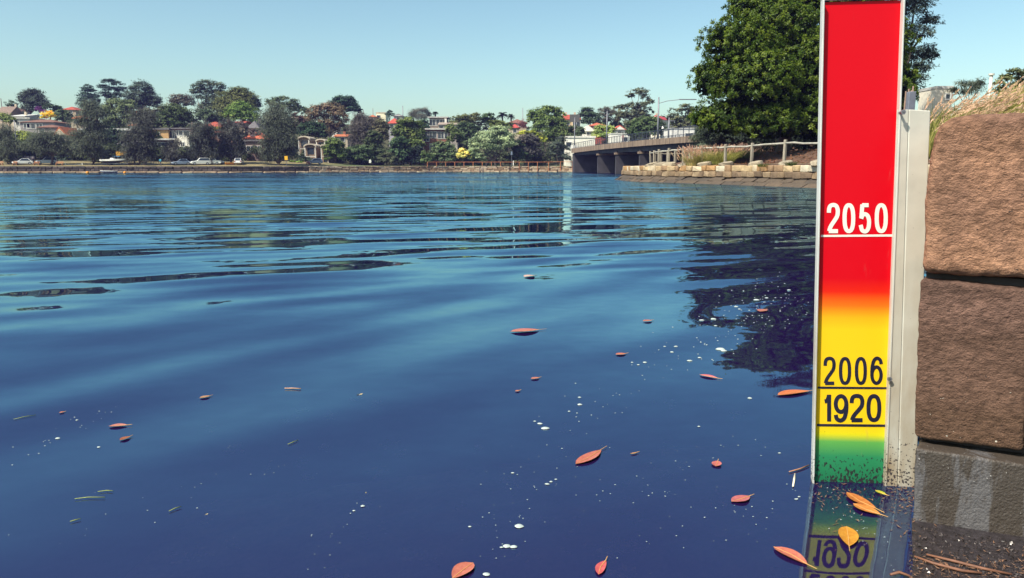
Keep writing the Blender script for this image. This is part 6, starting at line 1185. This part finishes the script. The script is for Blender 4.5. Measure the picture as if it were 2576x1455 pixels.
# foam flecks: far too many to count
rng = np.random.default_rng(8); fm = MB()
def fleck(x, v, rx, n=9):
    c = onz(x, v, .002); r_ = rx * (c.length / F); a0 = rng.uniform(0, 6); ar = rng.uniform(.5, 1)
    ring = [c + Vector((math.cos(a) * r_ * rng.uniform(.75, 1.1), math.sin(a) * r_ * ar * rng.uniform(.75, 1.1), 0)) for a in np.linspace(a0, a0 + 2 * math.pi, n, endpoint=False)]
    ring2 = [c + (p - c) * .6 + Vector((0, 0, r_ * .22)) for p in ring]
    fm.add(ring + ring2 + [c + Vector((0, 0, r_ * .28))], [(i, (i + 1) % n, n + (i + 1) % n, n + i) for i in range(n)] + [(n + i, n + (i + 1) % n, 2 * n) for i in range(n)])
for x, v, s_ in [(1306, 1324, 13), (1292, 1376, 13), (1275, 1374, 12), (1262, 1377, 6), (1224, 1445, 12), (1372, 1078, 12), (1358, 1066, 7), (1345, 1060, 4), (1376, 1218, 7), (1398, 1206, 4), (1386, 1212, 5), (912, 1273, 6), (890, 1285, 4), (1458, 1018, 7), (1432, 1035, 4), (1458, 1000, 5), (1813, 879, 13), (1820, 883, 9), (1778, 868, 3), (1794, 803, 8),
                 (1765, 806, 7), (1852, 772, 6), (1903, 755, 8), (1929, 750, 5), (1800, 820, 5), (1860, 778, 4), (1700, 872, 6), (1690, 886, 5), (1672, 872, 4), (1735, 908, 8), (1760, 900, 5), (1622, 912, 6), (1606, 918, 4), (1590, 912, 4), (145, 1103, 6), (248, 1125, 4), (193, 1057, 3), (1182, 1325, 5), (1290, 1190, 5), (1758, 1073, 4), (1886, 1002, 7), (1985, 730, 5), (1961, 1140, 4), (2010, 1250, 4), (2003, 1256, 5)]: fleck(x, v, s_)
for x0, v0, x1, v1, n_, sp, s_ in [(1980, 700, 1750, 900, 110, 50, 2.0), (2020, 760, 1860, 830, 50, 40, 1.8), (1460, 1000, 1180, 1440, 34, 40, 1.9), (1700, 880, 1480, 1080, 26, 34, 1.9), (1200, 1380, 1420, 1100, 24, 60, 1.8), (940, 1240, 780, 1420, 16, 26, 1.9), (30, 1150, 300, 1020, 22, 18, 1.8), (1500, 1250, 1900, 1120, 40, 60, 1.8), (1600, 1400, 2030, 1240, 40, 50, 2.0), (100, 1400, 700, 1150, 22, 60, 1.6), (2060, 1230, 2290, 1440, 45, 30, 1.8)]:
    for _ in range(n_):
        t_ = rng.random(); x, v = x0 + (x1 - x0) * t_ + rng.normal(0, sp), v0 + (v1 - v0) * t_ + rng.normal(0, sp * .6)
        if v > 660 and (x < 2034 or v > 1225): fleck(x, v, s_ * rng.uniform(.4, 1.3), 6)
tag(fm.build('foam', mat('foam_white', (.38, .44, .42), .7, .2, 90), None, True), 'white foam flecks drifting on the water', 'foam', kind='stuff')
# scum of broken bits gathered round the marker and the footing
sc = MB()
for _ in range(600):
    x, v = rng.uniform(2044, 2330), 1216 + abs(rng.normal(0, 60))
    if _ > 420: x, v = rng.uniform(2285, 2590), 1425 + rng.normal(0, 24)
    if x < 2240 and rng.random() < .62: continue
    c = onz(x, v, .002 if x < 2290 else .010); a = rng.uniform(0, 3.14); l = rng.uniform(.002, .012); d = Vector((math.cos(a), math.sin(a) * 1, 0)); s2 = Vector((-d.y, d.x, 0)) * rng.uniform(.0006, .0022); u = Vector((0, 0, rng.uniform(.0, .003)))
    sc.add([c - d * l, c + s2, c + d * l + u, c - s2], [(0, 1, 2, 3)])
tag(sc.build('floating_debris', mat('plant_debris', (.20, .105, .06), .7, .6, 60), None), 'brown plant scraps floating round the marker and the footing', 'debris', kind='stuff')
# dull leaves lying under the surface
P, A, S = [], [], []
def patch(x, v, z, r_, k):
    c = onz(x, v, z)
    for _ in range(k): P.append(c + Vector((rng.normal(0, r_), rng.normal(0, r_ * .8), rng.normal(0, .01)))); A.append(rng.normal(size=3)); S.append(rng.uniform(.004, .016))
for _ in range(60): patch(rng.uniform(500, 2030), rng.uniform(1000, 1450), -rng.uniform(.015, .08), rng.uniform(.008, .026), rng.integers(5, 22))
for x, v, r_, k in ((1565, 1372, .03, 60), (1545, 1395, .02, 30), (1680, 1195, .02, 30), (1850, 1045, .02, 26), (1600, 1300, .02, 24), (480, 1395, .03, 40), (2070, 1330, .03, 30), (1560, 1440, .02, 30)): patch(x, v, -.05, r_, k)
n = len(P); S = np.array(S)
o = link('sunken_leaves', leaf_mesh('sunken', np.array(P), unit(np.array([0, 0, 1.0]) + rng.normal(0, .2, (n, 3))), np.array(A), S, S * .55, rng.random(n)), LEAF); o.color = (.62, .46, .26, 1); tag(o, 'dull sunken leaves showing faintly through the water', 'leaf litter', kind='stuff')

# ------------------------------------------------------------------ added bluish volume that tints the far shadows
hz = MB(); hz.box((0, 195, 17.4), (536, 530, 42.0)); ho = hz.build('haze', None); m = bpy.data.materials.new('shadow_tint_haze'); m.use_nodes = True; m.node_tree.nodes.clear()
pv = m.node_tree.nodes.new('ShaderNodeVolumePrincipled'); pv.inputs['Color'].default_value = (.34, .33, .95, 1); pv.inputs['Density'].default_value = .00020; mo = m.node_tree.nodes.new('ShaderNodeOutputMaterial'); m.node_tree.links.new(pv.outputs[0], mo.inputs['Volume'])
ho.data.materials.clear(); ho.data.materials.append(m); tag(ho, 'thin bluish haze volume added over the inlet to tint the shadows', 'haze', kind='stuff')
